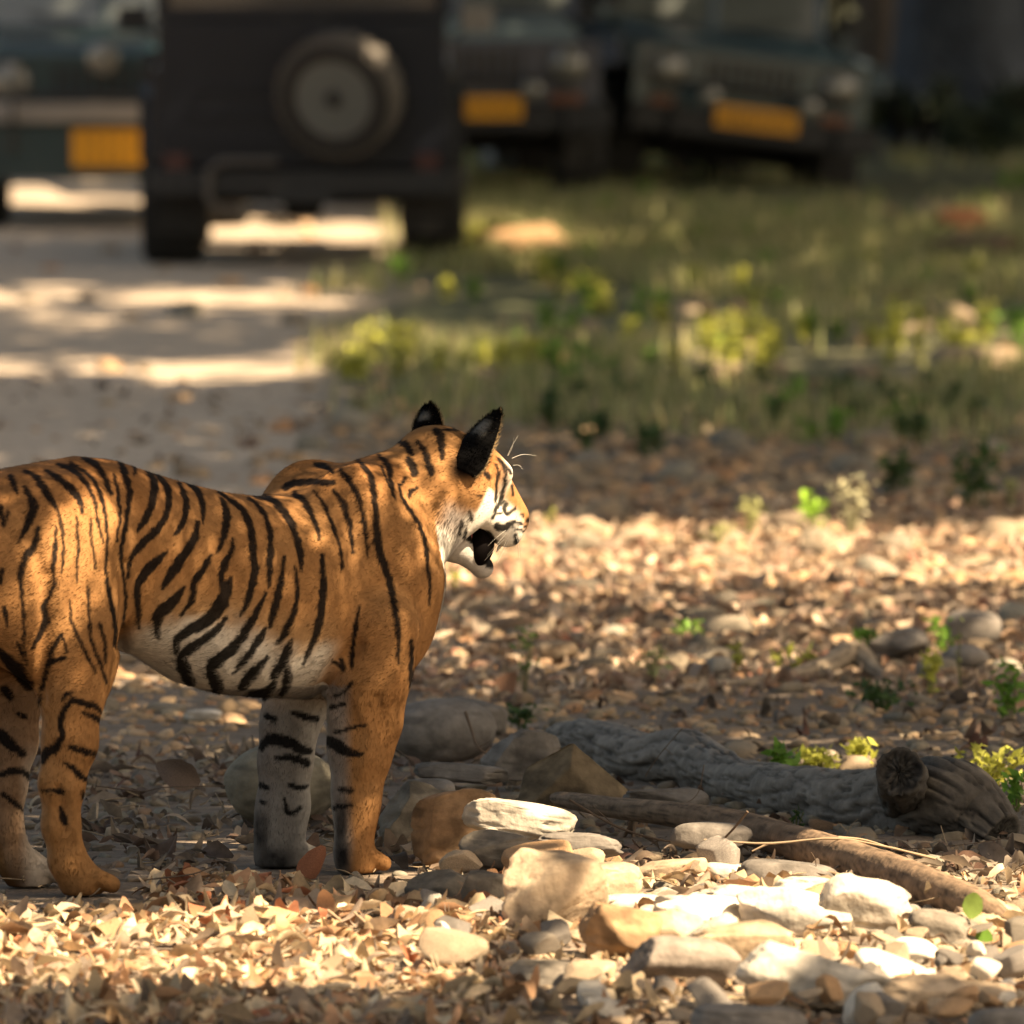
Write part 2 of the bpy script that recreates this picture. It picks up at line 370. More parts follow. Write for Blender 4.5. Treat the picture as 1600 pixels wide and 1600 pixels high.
# stripes traced as strokes (x, y, width) in enlarged crops: (ox, oy, scale)
CR = {1: (0, 680, 3.3333), 2: (400, 600, 3.3333), 3: (620, 620, 5.3333), 4: (0, 1000, 3.81), 5: (340, 1000, 3.81)}
STR = {
1: ["55,215,22 75,260,22 85,300,8", "130,270,15 175,370,38 150,450,32 95,560,8", "200,480,12 185,560,25 130,640,27 110,720,22 115,860,10 125,940,10 125,1080,12 135,1200,8",
    "130,185,12 190,220,25 240,300,32 300,390,10 325,500,6 330,600,7 320,720,5", "240,185,10 300,220,25 370,280,32 410,330,22 430,400,8",
    "300,150,10 370,175,22 440,240,14 490,340,10 510,450,8 540,560,5", "370,150,14 470,210,14 520,300,13 550,420,11 560,560,9 550,700,9 575,850,14 600,1000,14 595,1100,8",
    "430,120,10 490,145,22 540,210,20 580,310,8", "590,200,8 615,300,13 625,420,10 610,550,5", "620,130,16 650,200,24 675,300,22 665,400,18 645,520,13 630,620,10 645,760,9 655,880,10 640,1000,6",
    "660,140,8 705,165,14 695,210,6", "770,190,15 800,240,30 795,340,30 760,430,28 715,500,10", "810,200,8 865,260,22 880,340,24 850,450,24 790,520,34 720,590,26 680,650,18 665,740,8",
    "930,245,10 965,320,24 970,400,24 940,480,20 910,520,6", "965,240,8 1030,290,22 1060,380,20 1055,460,8", "1150,330,12 1180,400,30 1170,500,28 1135,610,8",
    "1140,295,10 1200,340,14 1270,400,28 1310,500,30 1320,620,28 1325,720,32 1295,850,26 1255,940,10", "1290,320,5 1370,390,12 1405,500,20 1410,640,20 1400,780,10",
    "1340,305,10 1440,350,18 1510,440,26 1550,560,24 1570,700,10", "1030,450,10 1010,540,32 960,620,38 900,710,38 845,800,8",
    "870,610,10 800,670,36 740,740,32 715,800,24 720,900,22 725,1000,12", "1100,620,8 1060,700,24 1010,770,24 1000,860,26 940,940,8",
    "960,790,8 900,870,42 830,930,48 820,1000,28 825,1060,12", "1210,540,10 1210,600,18 1165,680,28 1155,760,22 1180,830,40", "1205,740,10 1165,850,54 1100,950,50 980,1020,40 925,1070,34 920,1130,18",
    "1180,950,8 1110,1030,32 1000,1110,38 950,1160,42 960,1220,54 990,1290,44", "1385,820,10 1320,950,28 1240,1080,38 1140,1170,52 1100,1220,44 1130,1300,54 1130,1350,34",
    "1385,1000,8 1340,1080,32 1270,1180,28 1215,1240,8", "1485,650,6 1460,790,26 1430,920,24 1410,1000,8", "1550,820,6 1530,930,22 1490,1020,22 1460,1080,8",
    "1520,1060,8 1480,1150,30 1440,1240,26", "1390,1160,8 1330,1230,42 1260,1310,36", "1500,1200,10 1500,1280,32 1470,1350,22", "1430,1290,20 1380,1350,46 1310,1350,34",
    "295,480,6 285,600,20 275,700,15 280,780,15 230,900,22 240,970,30 170,1110,10", "320,1040,16 280,1100,17 255,1190,24 225,1300,15 205,1400,8", "320,1040,10 350,1130,6", "340,1160,16 270,1180,20",
    "365,870,5 375,980,9 430,1100,11 500,1240,7", "460,780,5 465,950,9 480,1080,14 520,1180,13 555,1290,8", "520,980,8 545,1080,14 550,1180,8", "400,430,5 405,600,7 400,760,5", "470,440,6 480,560,7 500,700,5",
    "0,1130,30 90,1220,56 150,1300,46", "10,700,16 0,780,10", "0,370,20 20,470,10", "40,400,10 25,470,6", "20,900,20 40,990,8", "90,1080,10 140,1180,14"],
2: ["0,575,20 80,605,24 150,680,26 200,770,28 235,880,20 235,970,8", "0,630,14 50,690,20 75,800,24 70,950,24 65,1050,10", "200,570,22 250,610,24 300,700,20 335,810,8",
    "300,555,8 350,620,12 400,740,12 440,860,9 450,960,6", "400,560,12 450,620,22 490,740,20 505,880,10", "440,450,14 500,520,22 545,640,20 575,800,14 580,900,8",
    "530,395,10 590,470,22 615,570,24 625,680,16 630,800,30 650,900,30 690,1000,26 720,1150,24 740,1280,20 745,1400,8", "640,370,10 690,430,28 700,500,18 715,560,6", "650,430,8 680,500,7 725,600,6",
    "780,490,8 750,530,11 760,590,11 820,680,12 870,780,12 890,900,13 905,1050,11 905,1150,6", "840,540,8 805,560,14 800,590,10", "345,890,10 350,1000,26 345,1130,28 315,1300,26 245,1460,8",
    "150,900,8 130,1030,26 100,1150,26 70,1270,10", "205,950,6 215,1080,14 200,1180,20 160,1270,22 120,1340,8", "540,1160,6 520,1270,16 500,1400,16 500,1480,8", "185,1340,10 150,1430,36 95,1520,32",
    "810,1400,8 810,1500,16 810,1600,14", "150,540,22 200,515,28 300,510,24 400,515,18", "310,420,16 360,430,22 400,460,12", "400,1440,10 455,1480,20", "160,1480,16 155,1560,30", "60,1420,8 20,1480,24"],
3: ["20,380,20 80,400,40 120,480,32", "90,520,30 130,570,46 150,640,38", "170,370,14 210,420,26 250,500,32 280,600,42 290,650,20", "320,280,30 360,320,44 370,420,40 380,520,20",
    "830,510,8 880,560,15 905,640,18 900,720,18 880,800,18 860,880,18 820,950,18 800,1010,10", "850,520,10 900,570,15 960,640,10", "830,560,8 850,640,11 830,740,10 825,830,18 820,880,6",
    "870,890,22 900,880,18 915,900,16 890,930,18 920,970,22 960,960,14 990,930,10", "960,740,14 970,820,10", "830,980,10 870,970,14", "610,970,16 620,1020,22", "540,1050,16 520,1150,18", "580,1110,12 560,1180,16", "700,830,16 680,820,10",
    "740,640,20 770,670,22", "1040,990,16 1045,1000,10", "1085,1035,26 1110,1025,30", "1000,1050,14 1070,1080,14", "980,1095,14 1050,1120,14", "985,1160,18 1000,1220,30", "840,1085,40 900,1085,50 980,1040,16",
    "380,270,8 520,275,12", "745,1170,70 770,1270,110 790,1370,80"],
4: ["380,350,14 400,320,20 430,320,10", "430,360,26 510,380,26 570,400,22 610,440,8", "430,365,20 380,420,26 360,500,26 370,570,26 330,640,44 280,670,48 255,730,14", "500,435,12 560,460,26 610,490,26",
    "415,635,20 490,660,32 560,675,28 590,700,16", "380,730,6 430,760,22 470,800,32 520,835,10", "250,895,6 320,895,14 350,905,26 380,905,14", "360,1000,16 380,1070,30 395,1100,10", "490,900,10 500,940,20",
    "0,560,60 60,620,50 140,680,30", "0,800,20 80,780,32 150,790,30 200,850,14", "20,920,24 90,970,20 140,1020,8", "30,300,44 60,340,30", "110,440,20 150,460,20"],
5: ["680,400,16 750,385,16", "700,335,10 760,300,12 800,250,8", "700,550,14 790,525,14 880,505,8", "665,600,50 730,640,60 790,670,40 860,675,20", "730,890,20 800,895,20", "700,1000,20 790,980,14",
    "1080,0,12 1075,90,14 1080,140,8", "1155,0,14 1155,120,16 1150,260,20 1160,300,10", "740,110,14 745,180,12", "290,450,24 340,470,20", "440,430,10 520,455,30 590,470,26",
    "265,640,30 310,590,50 400,600,50 480,640,50 545,660,30", "350,700,16 440,700,30 530,730,40", "260,865,24 300,880,20", "430,860,16 500,880,20 540,870,10", "260,960,16 280,965,10", "400,940,8 420,1030,16 490,1000,16"]}
STROKES = []
for c, L in STR.items():
    ox, oy, sc = CR[c]
    for s_ in L:
        a = np.array([[float(q) for q in t.split(',')] for t in s_.split()])
        a[:, 0] = ox + a[:, 0]/sc; a[:, 1] = oy + a[:, 1]/sc; a[:, 2] = a[:, 2]/sc/2*(1.35 if c == 3 else 1.2)+.7
        m = max(6, len(a)*4); STROKES.append(spline(a, m))
def lerp(a, b, t): t = np.clip(t, 0, 1)[:, None]; return a*(1-t) + np.asarray(b)*t
def sm(x, a, b): t = np.clip((x-a)/(b-a), 0, 1); return t*t*(3-2*t)
ORANGE = np.array([.295, .150, .058]); DEEP = np.array([.23, .088, .025]); PALE = np.array([.38, .24, .12]); WHITE = np.array([.64, .585, .50]); GREYW = np.array([.24, .22, .20]); BLACK = np.array([.0065, .006, .006])
def paint(P, N):
    """coat colour in body coordinates; the left flank mirrors the right one"""
    Wn = N[:, 0:1]*UX + N[:, 1:2]*VX + N[:, 2:3]*WX; Pw = b2w(P)
    tc = np.array([0, 0, CAMZ])-Pw; facing = (Wn*tc).sum(1)/np.linalg.norm(tc, axis=1)
    Pm = P.copy(); fl = (facing < -.12) & (P[:, 1] < 0.0) & (P[:, 0] < 1.1); Pm[fl, 1] *= -1
    Pw = b2w(Pm); px, py = proj(Pw)
    u, v, w_ = P[:, 0], P[:, 1], P[:, 2]
    nz = fbm(u*14, v*14, w_*14); nf = fbm(u*60+3, v*60, w_*60+7)
    C = np.tile(ORANGE, (len(P), 1)); C = lerp(C, DEEP, sm(nz, .35, .65)*.14)
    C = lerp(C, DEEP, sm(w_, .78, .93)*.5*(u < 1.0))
    # belly white
    tor = sm(u, .14, .26)*(1-sm(u, .77, .86))
    line = np.interp(u, [.1, .3, .45, .6, .75, .9], [.56, .585, .55, .51, .49, .45]) + (nz-.45)*.10
    tor = tor*np.where(v > .10, 1-sm(u, .68, .77), 1); wt = sm(line-w_, -.035, .03)*tor*sm(w_, .30, .38); C = lerp(C, PALE, sm(line+.06-w_, -.05, .06)*tor*.7*sm(w_, .30, .38)); C = lerp(C, WHITE, wt*.95)
    # chest centre and throat
    ch = sm(u, 1.0, 1.08)*sm(N[:, 0], .25, .75)*(1-sm(np.abs(v-.02), .05, .12))*(1-sm(w_, .72, .82)); C = lerp(C, WHITE, ch*.7)
    th = sm(-N[:, 2], .1, .5)*sm(u, 1.02, 1.1)*sm(w_, .60, .66)*(1-sm(np.abs(v-.03), .07, .12)); C = lerp(C, WHITE, th*.8)
    # inside of the legs, pale feet
    inn = sm(-np.sign(v)*N[:, 1], .1, .6)*(1-sm(w_, .42, .5)); C = lerp(C, WHITE, inn*np.where(u < .4, .15, .7))
    fl_ = (v < 0)*(u > .5)*(1-sm(w_, .33, .40)); C = lerp(C, GREYW*.8, fl_*.9); C = lerp(C, WHITE, fl_*sm(px, 455, 485)*.45)  # far foreleg greyed, its shade painted into the coat
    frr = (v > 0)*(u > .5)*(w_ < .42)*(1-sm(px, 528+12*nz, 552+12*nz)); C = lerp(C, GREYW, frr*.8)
    hl = (v < 0)*(u < .4)*(w_ < .40); C = lerp(C, C*.5, (v < 0)*(u < .4)*(1-sm(w_, .40, .5))*.8); C = lerp(C, WHITE, hl*sm(py, 1150, 1210)*sm(px, 25, 55)*.5)  # far hind leg darkened as painted shade; pale inner edge
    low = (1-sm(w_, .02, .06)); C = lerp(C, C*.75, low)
    # head markings by head coordinates
    Q = P-HC; hf, hr, ht = Q @ HA[0], Q @ HA[1], Q @ HA[2]; ah = np.abs(hr)
    inh = sm(hf, -.06, .0)*(u > 1.05)
    C = lerp(C, DEEP*1.1, inh*sm(ht, .02, .06)*.6*(hf < .1))
    C = lerp(C, GREYW*1.3, inh*sm(-ht, .055+.03*(nz-.5), .095+.03*(nz-.5))*(hf < .15)*.8); C = lerp(C, WHITE*1.1, inh*np.maximum(sm(-ht, .115, .14)*sm(nz, .2, .5), sm(-ht, .05, .08)*sm(hf, .02, .05))*(hf < .25))          # cheek ruff, throat, jaw
    C = lerp(C, WHITE*1.15, inh*sm(hf, .048, .062)*sm(ah, .030, .045)*sm(-ht, -.01, .005)*.9)           # cheek
    C = lerp(C, WHITE*1.2, np.exp(-((hf-.112)/.024)**2-((ah-.042)/.020)**2-((ht-.060)/.024)**2)*1.6)   # brow
    C = lerp(C, WHITE*1.15, sm(hf, .15, .17)*sm(-ht, .030, .042)*inh)                             # muzzle
    C = lerp(C, ORANGE, sm(hf, .08, .12)*(1-sm(ah, .020, .034))*sm(ht, -.04, -.028))                    # bridge
    C = lerp(C, GREYW*1.7, sm(-ht, .105, .13)*sm(hf, .03, .06)*inh*.85)  # shade under the jaw painted in grey
    nose = sm(hf, .236, .243)*(1-sm(ah, .014, .018))*sm(-ht, .012, .02)*(1-sm(-ht, .042, .05)); C = lerp(C, (.30, .10, .075), nose)
    mouth = sm(hf, .055, .07)*sm(-ht, .076, .082)*(1-sm(-ht, .116+(.04*(hf > .1)*0), .122))*(1-sm(hf, .18, .19)); C = lerp(C, BLACK, mouth*(ah < .06))
    C = C*(.88+.3*nf)[:, None]
    # strokes
    jx = px + (fbm(u*90, v*90, w_*90)-.44)*7; jy = py + (fbm(u*90+9, v*90+4, w_*90)-.44)*7
    K = np.zeros(len(P)); okfar = np.ones(len(P), bool)
    for s_ in STROKES:
        x0, x1 = s_[:, 0].min()-16, s_[:, 0].max()+16; y0, y1 = s_[:, 1].min()-16, s_[:, 1].max()+16
        m = np.where((jx > x0) & (jx < x1) & (jy > y0) & (jy < y1))[0]
        if not len(m): continue
        best = np.full(len(m), -9.0); X, Y = jx[m], jy[m]
        for i in range(len(s_)-1):
            a, b = s_[i], s_[i+1]; d = b[:2]-a[:2]; L2 = d@d+1e-9
            t = np.clip(((X-a[0])*d[0]+(Y-a[1])*d[1])/L2, 0, 1)
            dd = np.hypot(X-a[0]-t*d[0], Y-a[1]-t*d[1]); best = np.maximum(best, (a[2]+(b[2]-a[2])*t)-dd)
        K[m] = np.maximum(K[m], sm(best, -2.0, 1.1))
    K *= np.where((v < -.0) & (facing >= -.12) & (w_ > .45) & (u < .85) & (facing < .1), .6, 1)
    C = lerp(C, BLACK, K*.97)
    # smoky dark fur low on the legs
    for (cx, cy, rx, ry, a) in ((408, 1300, 12, 30, .8), (430, 1350, 26, 26, .85), (533, 1300, 9, 50, .85), (536, 1340, 12, 22, .8)):
        C = lerp(C, BLACK*2, a*np.exp(-((px-cx)/rx)**4-((py-cy)/ry)**4)*(.5+nf))
    C = lerp(C, BLACK, np.exp(-((px-728)/27)**4-((py-730)/20)**4)*(u > 1.05)*(v > HC[1])*.97)
    # tail rings
    tl = (u < -.33) ; C = lerp(C, BLACK, tl*sm(np.sin(w_*42+v*10), .3, .6)*.95)
    return C

tiger = empty('tiger', TO); tiger.rotation_euler = (0, 0, 0)
tag(tiger, 'striped orange tiger with open mouth standing beside the rocks, seen from behind its right flank', 'tiger')
TB = Matrix(((UX[0], VX[0], 0), (UX[1], VX[1], 0), (0, 0, 1)))
def tw_(P): P = np.asarray(P, float).reshape(-1, 3); return P[:, 0:1]*UX + P[:, 1:2]*VX + P[:, 2:3]*WX      # body -> offset from tiger origin
BP, BF, BN, BA = build_body()
# folds and muscle relief: strokes (px, py), depth (m), half width px
CRE = [([(198, 880), (196, 950), (188, 1010)], -.012, 9), ([(520, 745), (548, 830), (552, 930), (545, 1030)], -.007, 16), ([(600, 760), (628, 860), (640, 960), (636, 1040)], .006, 20),
       ([(498, 1100), (520, 1050), (560, 1010)], -.012, 10), ([(640, 700), (668, 780), (684, 880)], -.006, 12), ([(560, 735), (575, 800), (590, 900)], .006, 14), ([(92, 1232), (98, 1265), (100, 1300)], -.007, 6),
       ([(80, 1240), (80, 1290), (88, 1340)], .004, 6), ([(112, 1235), (113, 1280), (122, 1330)], .004, 6), ([(75, 900), (70, 1000), (62, 1090)], -.010, 12), ([(125, 1010), (108, 1080), (100, 1150)], .006, 16), ([(240, 800), (262, 850), (250, 920)], -.004, 14),
       ([(560, 1100), (575, 1150), (565, 1210)], .005, 10), ([(590, 1090), (600, 1150), (585, 1220)], -.004, 8), ([(445, 1190), (450, 1250), (446, 1300)], .004, 9), ([(300, 860), (330, 960), (340, 1040)], .003, 16), ([(370, 850), (390, 950), (395, 1040)], .003, 14), ([(440, 860), (455, 960), (450, 1050)], .003, 14),
       ([(335, 860), (362, 960), (368, 1040)], -.003, 10), ([(405, 860), (424, 960), (424, 1050)], -.003, 10), ([(118, 720), (190, 745), (240, 800)], .006, 18), ([(30, 800), (60, 880), (66, 960)], -.006, 12)]
_px, _py = proj(b2w(BP)); _fac = (BN @ np.array([-.0, 1.0, .1])) > -.2
for L_, d_, w_c in CRE:
    s_ = spline(np.array(L_, float), 20); dd = np.full(len(BP), 1e9)
    m_ = np.where((_px > s_[:, 0].min()-60) & (_px < s_[:, 0].max()+60) & (_py > s_[:, 1].min()-60) & (_py < s_[:, 1].max()+60) & (BP[:, 1] > -.02) & _fac)[0]
    for a_, b_ in zip(s_[:-1], s_[1:]):
        e_ = b_-a_; t_ = np.clip(((_px[m_]-a_[0])*e_[0]+(_py[m_]-a_[1])*e_[1])/(e_@e_), 0, 1); dd[m_] = np.minimum(dd[m_], np.hypot(_px[m_]-a_[0]-t_*e_[0], _py[m_]-a_[1]-t_*e_[1]))
    BP += BN*(d_*np.exp(-(dd/w_c)**2))[:, None]
_fn = np.cross(BP[BF[:, 2]]-BP[BF[:, 0]], BP[BF[:, 3]]-BP[BF[:, 1]]); BN = np.zeros_like(BP)
for a_ in range(4):
    for q_ in range(3): BN[:, q_] += np.bincount(BF[:, a_], _fn[:, q_], len(BP))
BN /= np.linalg.norm(BN, axis=1)[:, None]+1e-12
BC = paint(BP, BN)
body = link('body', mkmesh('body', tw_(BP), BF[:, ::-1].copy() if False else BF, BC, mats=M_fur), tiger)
def build_fur(nst):
    cdf = np.cumsum(BA); f = np.searchsorted(cdf, rng.random(nst)*cdf[-1]); q = BF[f]
    a, b = rng.random(nst)[:, None], rng.random(nst)[:, None]
    bil = lambda X: (X[q[:, 0]]*(1-a)+X[q[:, 1]]*a)*(1-b) + (X[q[:, 3]]*(1-a)+X[q[:, 2]]*a)*b
    P = bil(BP); N = bil(BN); N /= np.linalg.norm(N, axis=1)[:, None]
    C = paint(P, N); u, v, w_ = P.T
    flow = np.tile([-1.0, 0, -.35], (nst, 1)); leg = sm(.5-w_, 0, .12)[:, None]*((w_ < .42)[:, None])
    flow = flow*(1-leg) + np.array([-.15, 0, -1.0])*leg
    Q = P-HC; hf, ht = Q @ HA[0], Q @ HA[2]; inh = (sm(hf, -.1, -.02)*(u > 1.05))[:, None]
    rf = (sm(-ht, .02, .06)*(hf < .07))[:, None]; flow = flow*(1-inh) + (-HA[0]*(1-.55*rf)-(.25+.9*rf)*HA[2])*inh
    flow -= N*(flow*N).sum(1)[:, None]; flow /= np.linalg.norm(flow, axis=1)[:, None]+1e-6
    rd = rng.normal(0, 1, (nst, 3)); rd = rd-N*(rd*N).sum(1)[:, None]*.9; lift = np.where(rng.random(nst) < .13, .34, .03+.05*rng.random(nst))[:, None]
    D = flow + N*lift + rd*.12; D /= np.linalg.norm(D, axis=1)[:, None]
    L = .008+.005*rng.random(nst)
    bel = sm(-N[:, 2], .1, .7)*(w_ > .3)*(u < 1.0); L = L*(1+.6*bel)
    ruff = (inh[:, 0] > .5)*sm(-ht, .04, .09)*(hf < .06); L = L*(1+1.3*ruff); L = np.where((hf > .08) & (inh[:, 0] > .5), .006, L)
    L = np.where(w_ < .05, L*.6, L)
    side = np.cross(D, N); side /= np.linalg.norm(side, axis=1)[:, None]+1e-9
    side = side + rd[:, ::-1]*.12
    wd = (.00045+.0003*rng.random(nst))[:, None]; L = L[:, None]
    B0 = P - N*.0006; Tip = B0 + D*L
    V = np.stack([B0-side*wd, B0+side*wd, Tip], 1).reshape(-1, 3)
    T = np.arange(3*nst).reshape(-1, 3)
    NN = N + D*.1; NN /= np.linalg.norm(NN, axis=1)[:, None]
    col = np.repeat(np.clip(C*(.80+.36*rng.random(nst))[:, None], 0, 1), 3, 0)
    me = mkmesh('fur', tw_(V), T, col, smooth=True, normals=tw_(np.repeat(NN, 3, 0)), mats=M_hair)
    o_ = link('fur', me, tiger); o_['kind'] = 'stuff'; return o_
build_fur(420000)
# ears
def ear(base, tip, opening, wid, pointed):
    base, tip = tw_(base)[0], tw_(tip)[0]; eu = tip-base; Lh = np.linalg.norm(eu); eu /= Lh
    eo = np.array(opening, float); eo -= eu*(eo@eu); eo /= np.linalg.norm(eo); es = np.cross(eu, eo)
    ns, na = 16, 20; V = []; C = []
    for layer in (0, 1):
        for i in range(ns+1):
            s = i/ns; r = wid*((1-s)**.62*(1+.25*s)*min(1, .72+2*s) if pointed else (1-s**2.3)**.55*(1.0-.12*s)) + (.001)
            for j in range(na+1):
                a = (j/na-.5)*2*R(84)
                rr = r*(1 if layer == 0 else .86); off = -eo*math.cos(a)*rr*.75 + es*math.sin(a)*rr
                p = base + eu*Lh*(s if layer == 0 else s*.97) + off + eo*wid*.25
                V.append(p)
                if layer == 0:
                    spot = math.exp(-(((s-.66)/.12)**2)**2-((a)/.45)**4)*.45
                    c = BLACK*.5*(1-spot)+np.array([.42, .40, .36])*spot
                else: c = np.array([.55, .42, .28]) if s > .35 else BLACK
                if abs(a) > R(76): c = np.array([.50, .36, .2])
                C.append(c)
    n1 = na+1; nn = (ns+1)*n1; Fc = []
    for l in (0, 1):
        for i in range(ns):
            for j in range(na):
                q = [l*nn+i*n1+j, l*nn+i*n1+j+1, l*nn+(i+1)*n1+j+1, l*nn+(i+1)*n1+j]; Fc.append(q if l == 0 else q[::-1])
    for i in range(ns):
        for j in (0, na): q = [i*n1+j, (i+1)*n1+j, nn+(i+1)*n1+j, nn+i*n1+j]; Fc.append(q)
    for j in range(na): Fc.append([ns*n1+j, ns*n1+j+1, nn+ns*n1+j+1, nn+ns*n1+j])
    V = np.array(V); me = mkmesh('ear', V, np.array(Fc), np.array(C), mats=M_fur)
    o = link('ear', me, tiger); 
    # short fur on the ear
    n = 9000; nv = (ns+1)*n1; k = rng.integers(0, 2*nv, n); rim = np.array([(q % nv) % n1 in (0, 1, na-1, na) or (q % nv)//n1 >= ns-1 for q in k])
    P = V[k] + rng.normal(0, .0022, (n, 3)); out = V[k]-(base+eu*Lh*.45)[None] - 0*eo; outn = out/np.linalg.norm(out, axis=1)[:, None]
    D = eu[None]*.8 + outn*.4 + rng.normal(0, .25, (n, 3)); D /= np.linalg.norm(D, axis=1)[:, None]
    L = np.where(rim, .008, .005)*(.6+.8*rng.random(n)); inner = k >= nv; outn = np.where(inner[:, None], -outn, outn); D = np.where(inner[:, None], eu[None]*.6 + eo[None]*.9 + rng.normal(0, .15, (n, 3)), D); D /= np.linalg.norm(D, axis=1)[:, None]; L = np.where(inner, .012*(~rim)+.004, L)
    sd = np.cross(D, outn+.01); sd /= np.linalg.norm(sd, axis=1)[:, None]
    V2 = np.stack([P-sd*.0006, P+sd*.0006, P+D*L[:, None]], 1).reshape(-1, 3)
    cc = np.array(C)[k]; cc = np.repeat(cc, 3, 0)
    f = link('ear_fur', mkmesh('ear_fur', V2, np.arange(3*n).reshape(-1, 3), cc, normals=np.repeat(outn, 3, 0), mats=M_hair), o); f['kind'] = 'stuff'
    return o
EB = H(-.045, .062, .055); ear(J(718, 738, EB[1]+.022), J(776, 637, EB[1]+.03), (.62, .80, -.1), .056, True)
EL = H(-.035, -.072, .055); ear(J(667, 690, EL[1]), J(668, 632, EL[1]-.01), (.55, .8, .1), .043, False)
# eye, nose, teeth, tongue, whiskers
M_eye = flat('eye_amber', (.35, .22, .04), .1, 0, .6); M_tooth = flat('tooth', (.75, .70, .58), .35); M_tong = flat('tongue', (.35, .10, .09), .5); M_whisk = flat('whisker_hair', (.75, .70, .6), .5)
for sg in (1, -1):
    c = tw_(H(.128, sg*.034, .018))[0]
    MB().lathe(c-Vector((0, 0, .012)), (0, 0, 1), [(.024*(1-math.cos(math.pi*t/8))/2+.0, max(.0125*math.sin(math.pi*t/8), .0003)) for t in range(9)], 14).build('eye', M_eye, tiger, smooth=True)
    for (f, r, t, dr) in ((.205, .022, -.072, -1), (.178, .018, -.122, 1)):
        a = tw_(H(f, sg*r, t))[0]; b = tw_(H(f-.004*dr, sg*r, t+dr*.030))[0]
        MB().tube([a, (a+b)/2, b], [.006, .0045, .001], 8).build('canine_tooth', M_tooth, tiger, smooth=True)
ml = MB(); c_ = tw_(H(.172, .010, -.110))[0]; ax_m = HA[0]*.45-HA[2]*.9; ax_m /= np.linalg.norm(ax_m)
for i_ in range(1): ml.lathe(c_-tw_(ax_m*.048)[0], tw_(ax_m)[0], [(.048*(1-math.cos(math.pi*t/12)), max(.0310*math.sin(math.pi*t/12), .0005)) for t in range(13)], 20)
ml.build('mouth_lining', flat('mouth_lining', (.0035, .002, .002), .8, 0, .1), tiger, smooth=True)
tg = spline([H(.06, 0, -.105), H(.11, 0, -.112), H(.15, 0, -.112), H(.172, 0, -.122)], 9)
MB().tube(tw_(tg), [.018, .02, .02, .02, .019, .018, .016, .013, .006], 12).build('tongue', M_tong, tiger, smooth=True)
wl = [((.195, .052, -.050), (-.02, .045, -.04)), ((.185, .055, -.056), (-.03, .035, -.045)), ((.200, .050, -.058), (-.01, .035, -.045)), ((.19, .054, -.064), (-.03, .03, -.05)),
      ((.205, .048, -.045), (.02, .045, -.02)), ((.180, .055, -.048), (-.04, .04, -.035))]
for sg in (1, -1):
    for a, d in wl:
        A = np.array(a); d = np.array(d); A[1] *= sg; d[1] *= sg
        pts = [H(*(A+d*t+np.array([0, 0, -.02*t*t]))) for t in np.linspace(0, 1, 6)]
        MB().tube(tw_(pts), np.linspace(.00055, .0002, 6), 5).build('whisker', M_whisk, tiger, smooth=True)
for (p0, p1, p2) in (((793, 712), (801, 695), (810, 680)), ((794, 712), (800, 700), (803, 684)), ((800, 716), (817, 710), (838, 712)), ((802, 727), (811, 727), (817, 734))):
    pts = spline([J(*p0, HC[1]+.10), J(*p1, HC[1]+.11), J(*p2, HC[1]+.12)], 7)
    MB().tube(tw_(pts), np.linspace(.00045, .00015, 7), 5).build('whisker', M_whisk, tiger, smooth=True)
# ------------------------------------------------------------------ GROUND
def sm2(x, a, b): t = np.clip((x-a)/(b-a), 0, 1); return t*t*(3-2*t)
def mound(x, y):                           # low bank of piled stones at the right foreground
    px, py = proj(np.stack([x, y, np.zeros_like(x)], -1))
    return .018*sm2(px, 640, 860)*sm2(y, 26.0, 26.9)*(1-sm2(y, 29.3, 31.2))
def sm2(x, a, b): t = np.clip((x-a)/(b-a), 0, 1); return t*t*(3-2*t)
def gh(x, y):
    x = np.asarray(x, float); y = np.asarray(y, float)
    px = 800 + F_PX*x/np.maximum(y, 5)
    road = (1-sm2(px, 430, 640))*sm2(y, 44, 50)
    h = (.018*(fbm(x*1.1, y*.6)-.45) + .014*(fbm(x*5+9, y*3.2)-.45))*(1-.6*road)*sm2(y, 5, 24)
    h = h + .10*(fbm(x*.25+3, y*.12, 5)-.45)*sm2(y, 50, 75)*(1-road)
    near = np.exp(-(((x+.55)/1.1)**2+((y-30.1)/1.0)**2)**2)         # flat where the tiger stands
    h = h*(1-near)
    return h + mound(x, y)
def gz(px, py):                            # ground point seen at a pixel
    z = 0.0
    for _ in range(6):
        p = gp(px, py, z); z = float(gh(p[0], p[1]))
    return gp(px, py, z)
rows = np.concatenate([[-80, 0, 12, 20], CAMZ*F_PX/(np.linspace(1743, 1.0/155*CAMZ*F_PX, 560))*1.0])
rows = np.concatenate([[-80, 0, 12, 20, 24], CAMZ*F_PX/np.linspace(CAMZ*F_PX/25.5, CAMZ*F_PX/155, 600), [180, 240, 400, 800, 2500]])
cols = np.concatenate([[-60, -8, -2, -.8, -.3, -.15, -.1], np.linspace(-.075, .075, 300), [.1, .15, .3, .8, 2, 8, 60]])
Y = np.repeat(rows[:, None], len(cols), 1); X = cols[None]*np.maximum(Y, 24)
Z = gh(X, Y); Z[np.abs(X) > .2*np.maximum(Y, 24)] = 0; Z[:4] = 0
nr, nc = X.shape; ii = np.arange(nr-1)[:, None]*nc + np.arange(nc-1)[None]
GF = np.stack([ii, ii+1, ii+nc+1, ii+nc], -1).reshape(-1, 4)
px, py = 800 + F_PX*X/np.maximum(Y, 5), 0
n1 = fbm(X*2, Y*1.2); n2 = fbm(X*.6+4, Y*.35, 2)
soil = np.array([.20, .155, .115]); dust = np.array([.46, .37, .28]); turf = np.array([.11, .125, .055]); dark = np.array([.12, .085, .06])
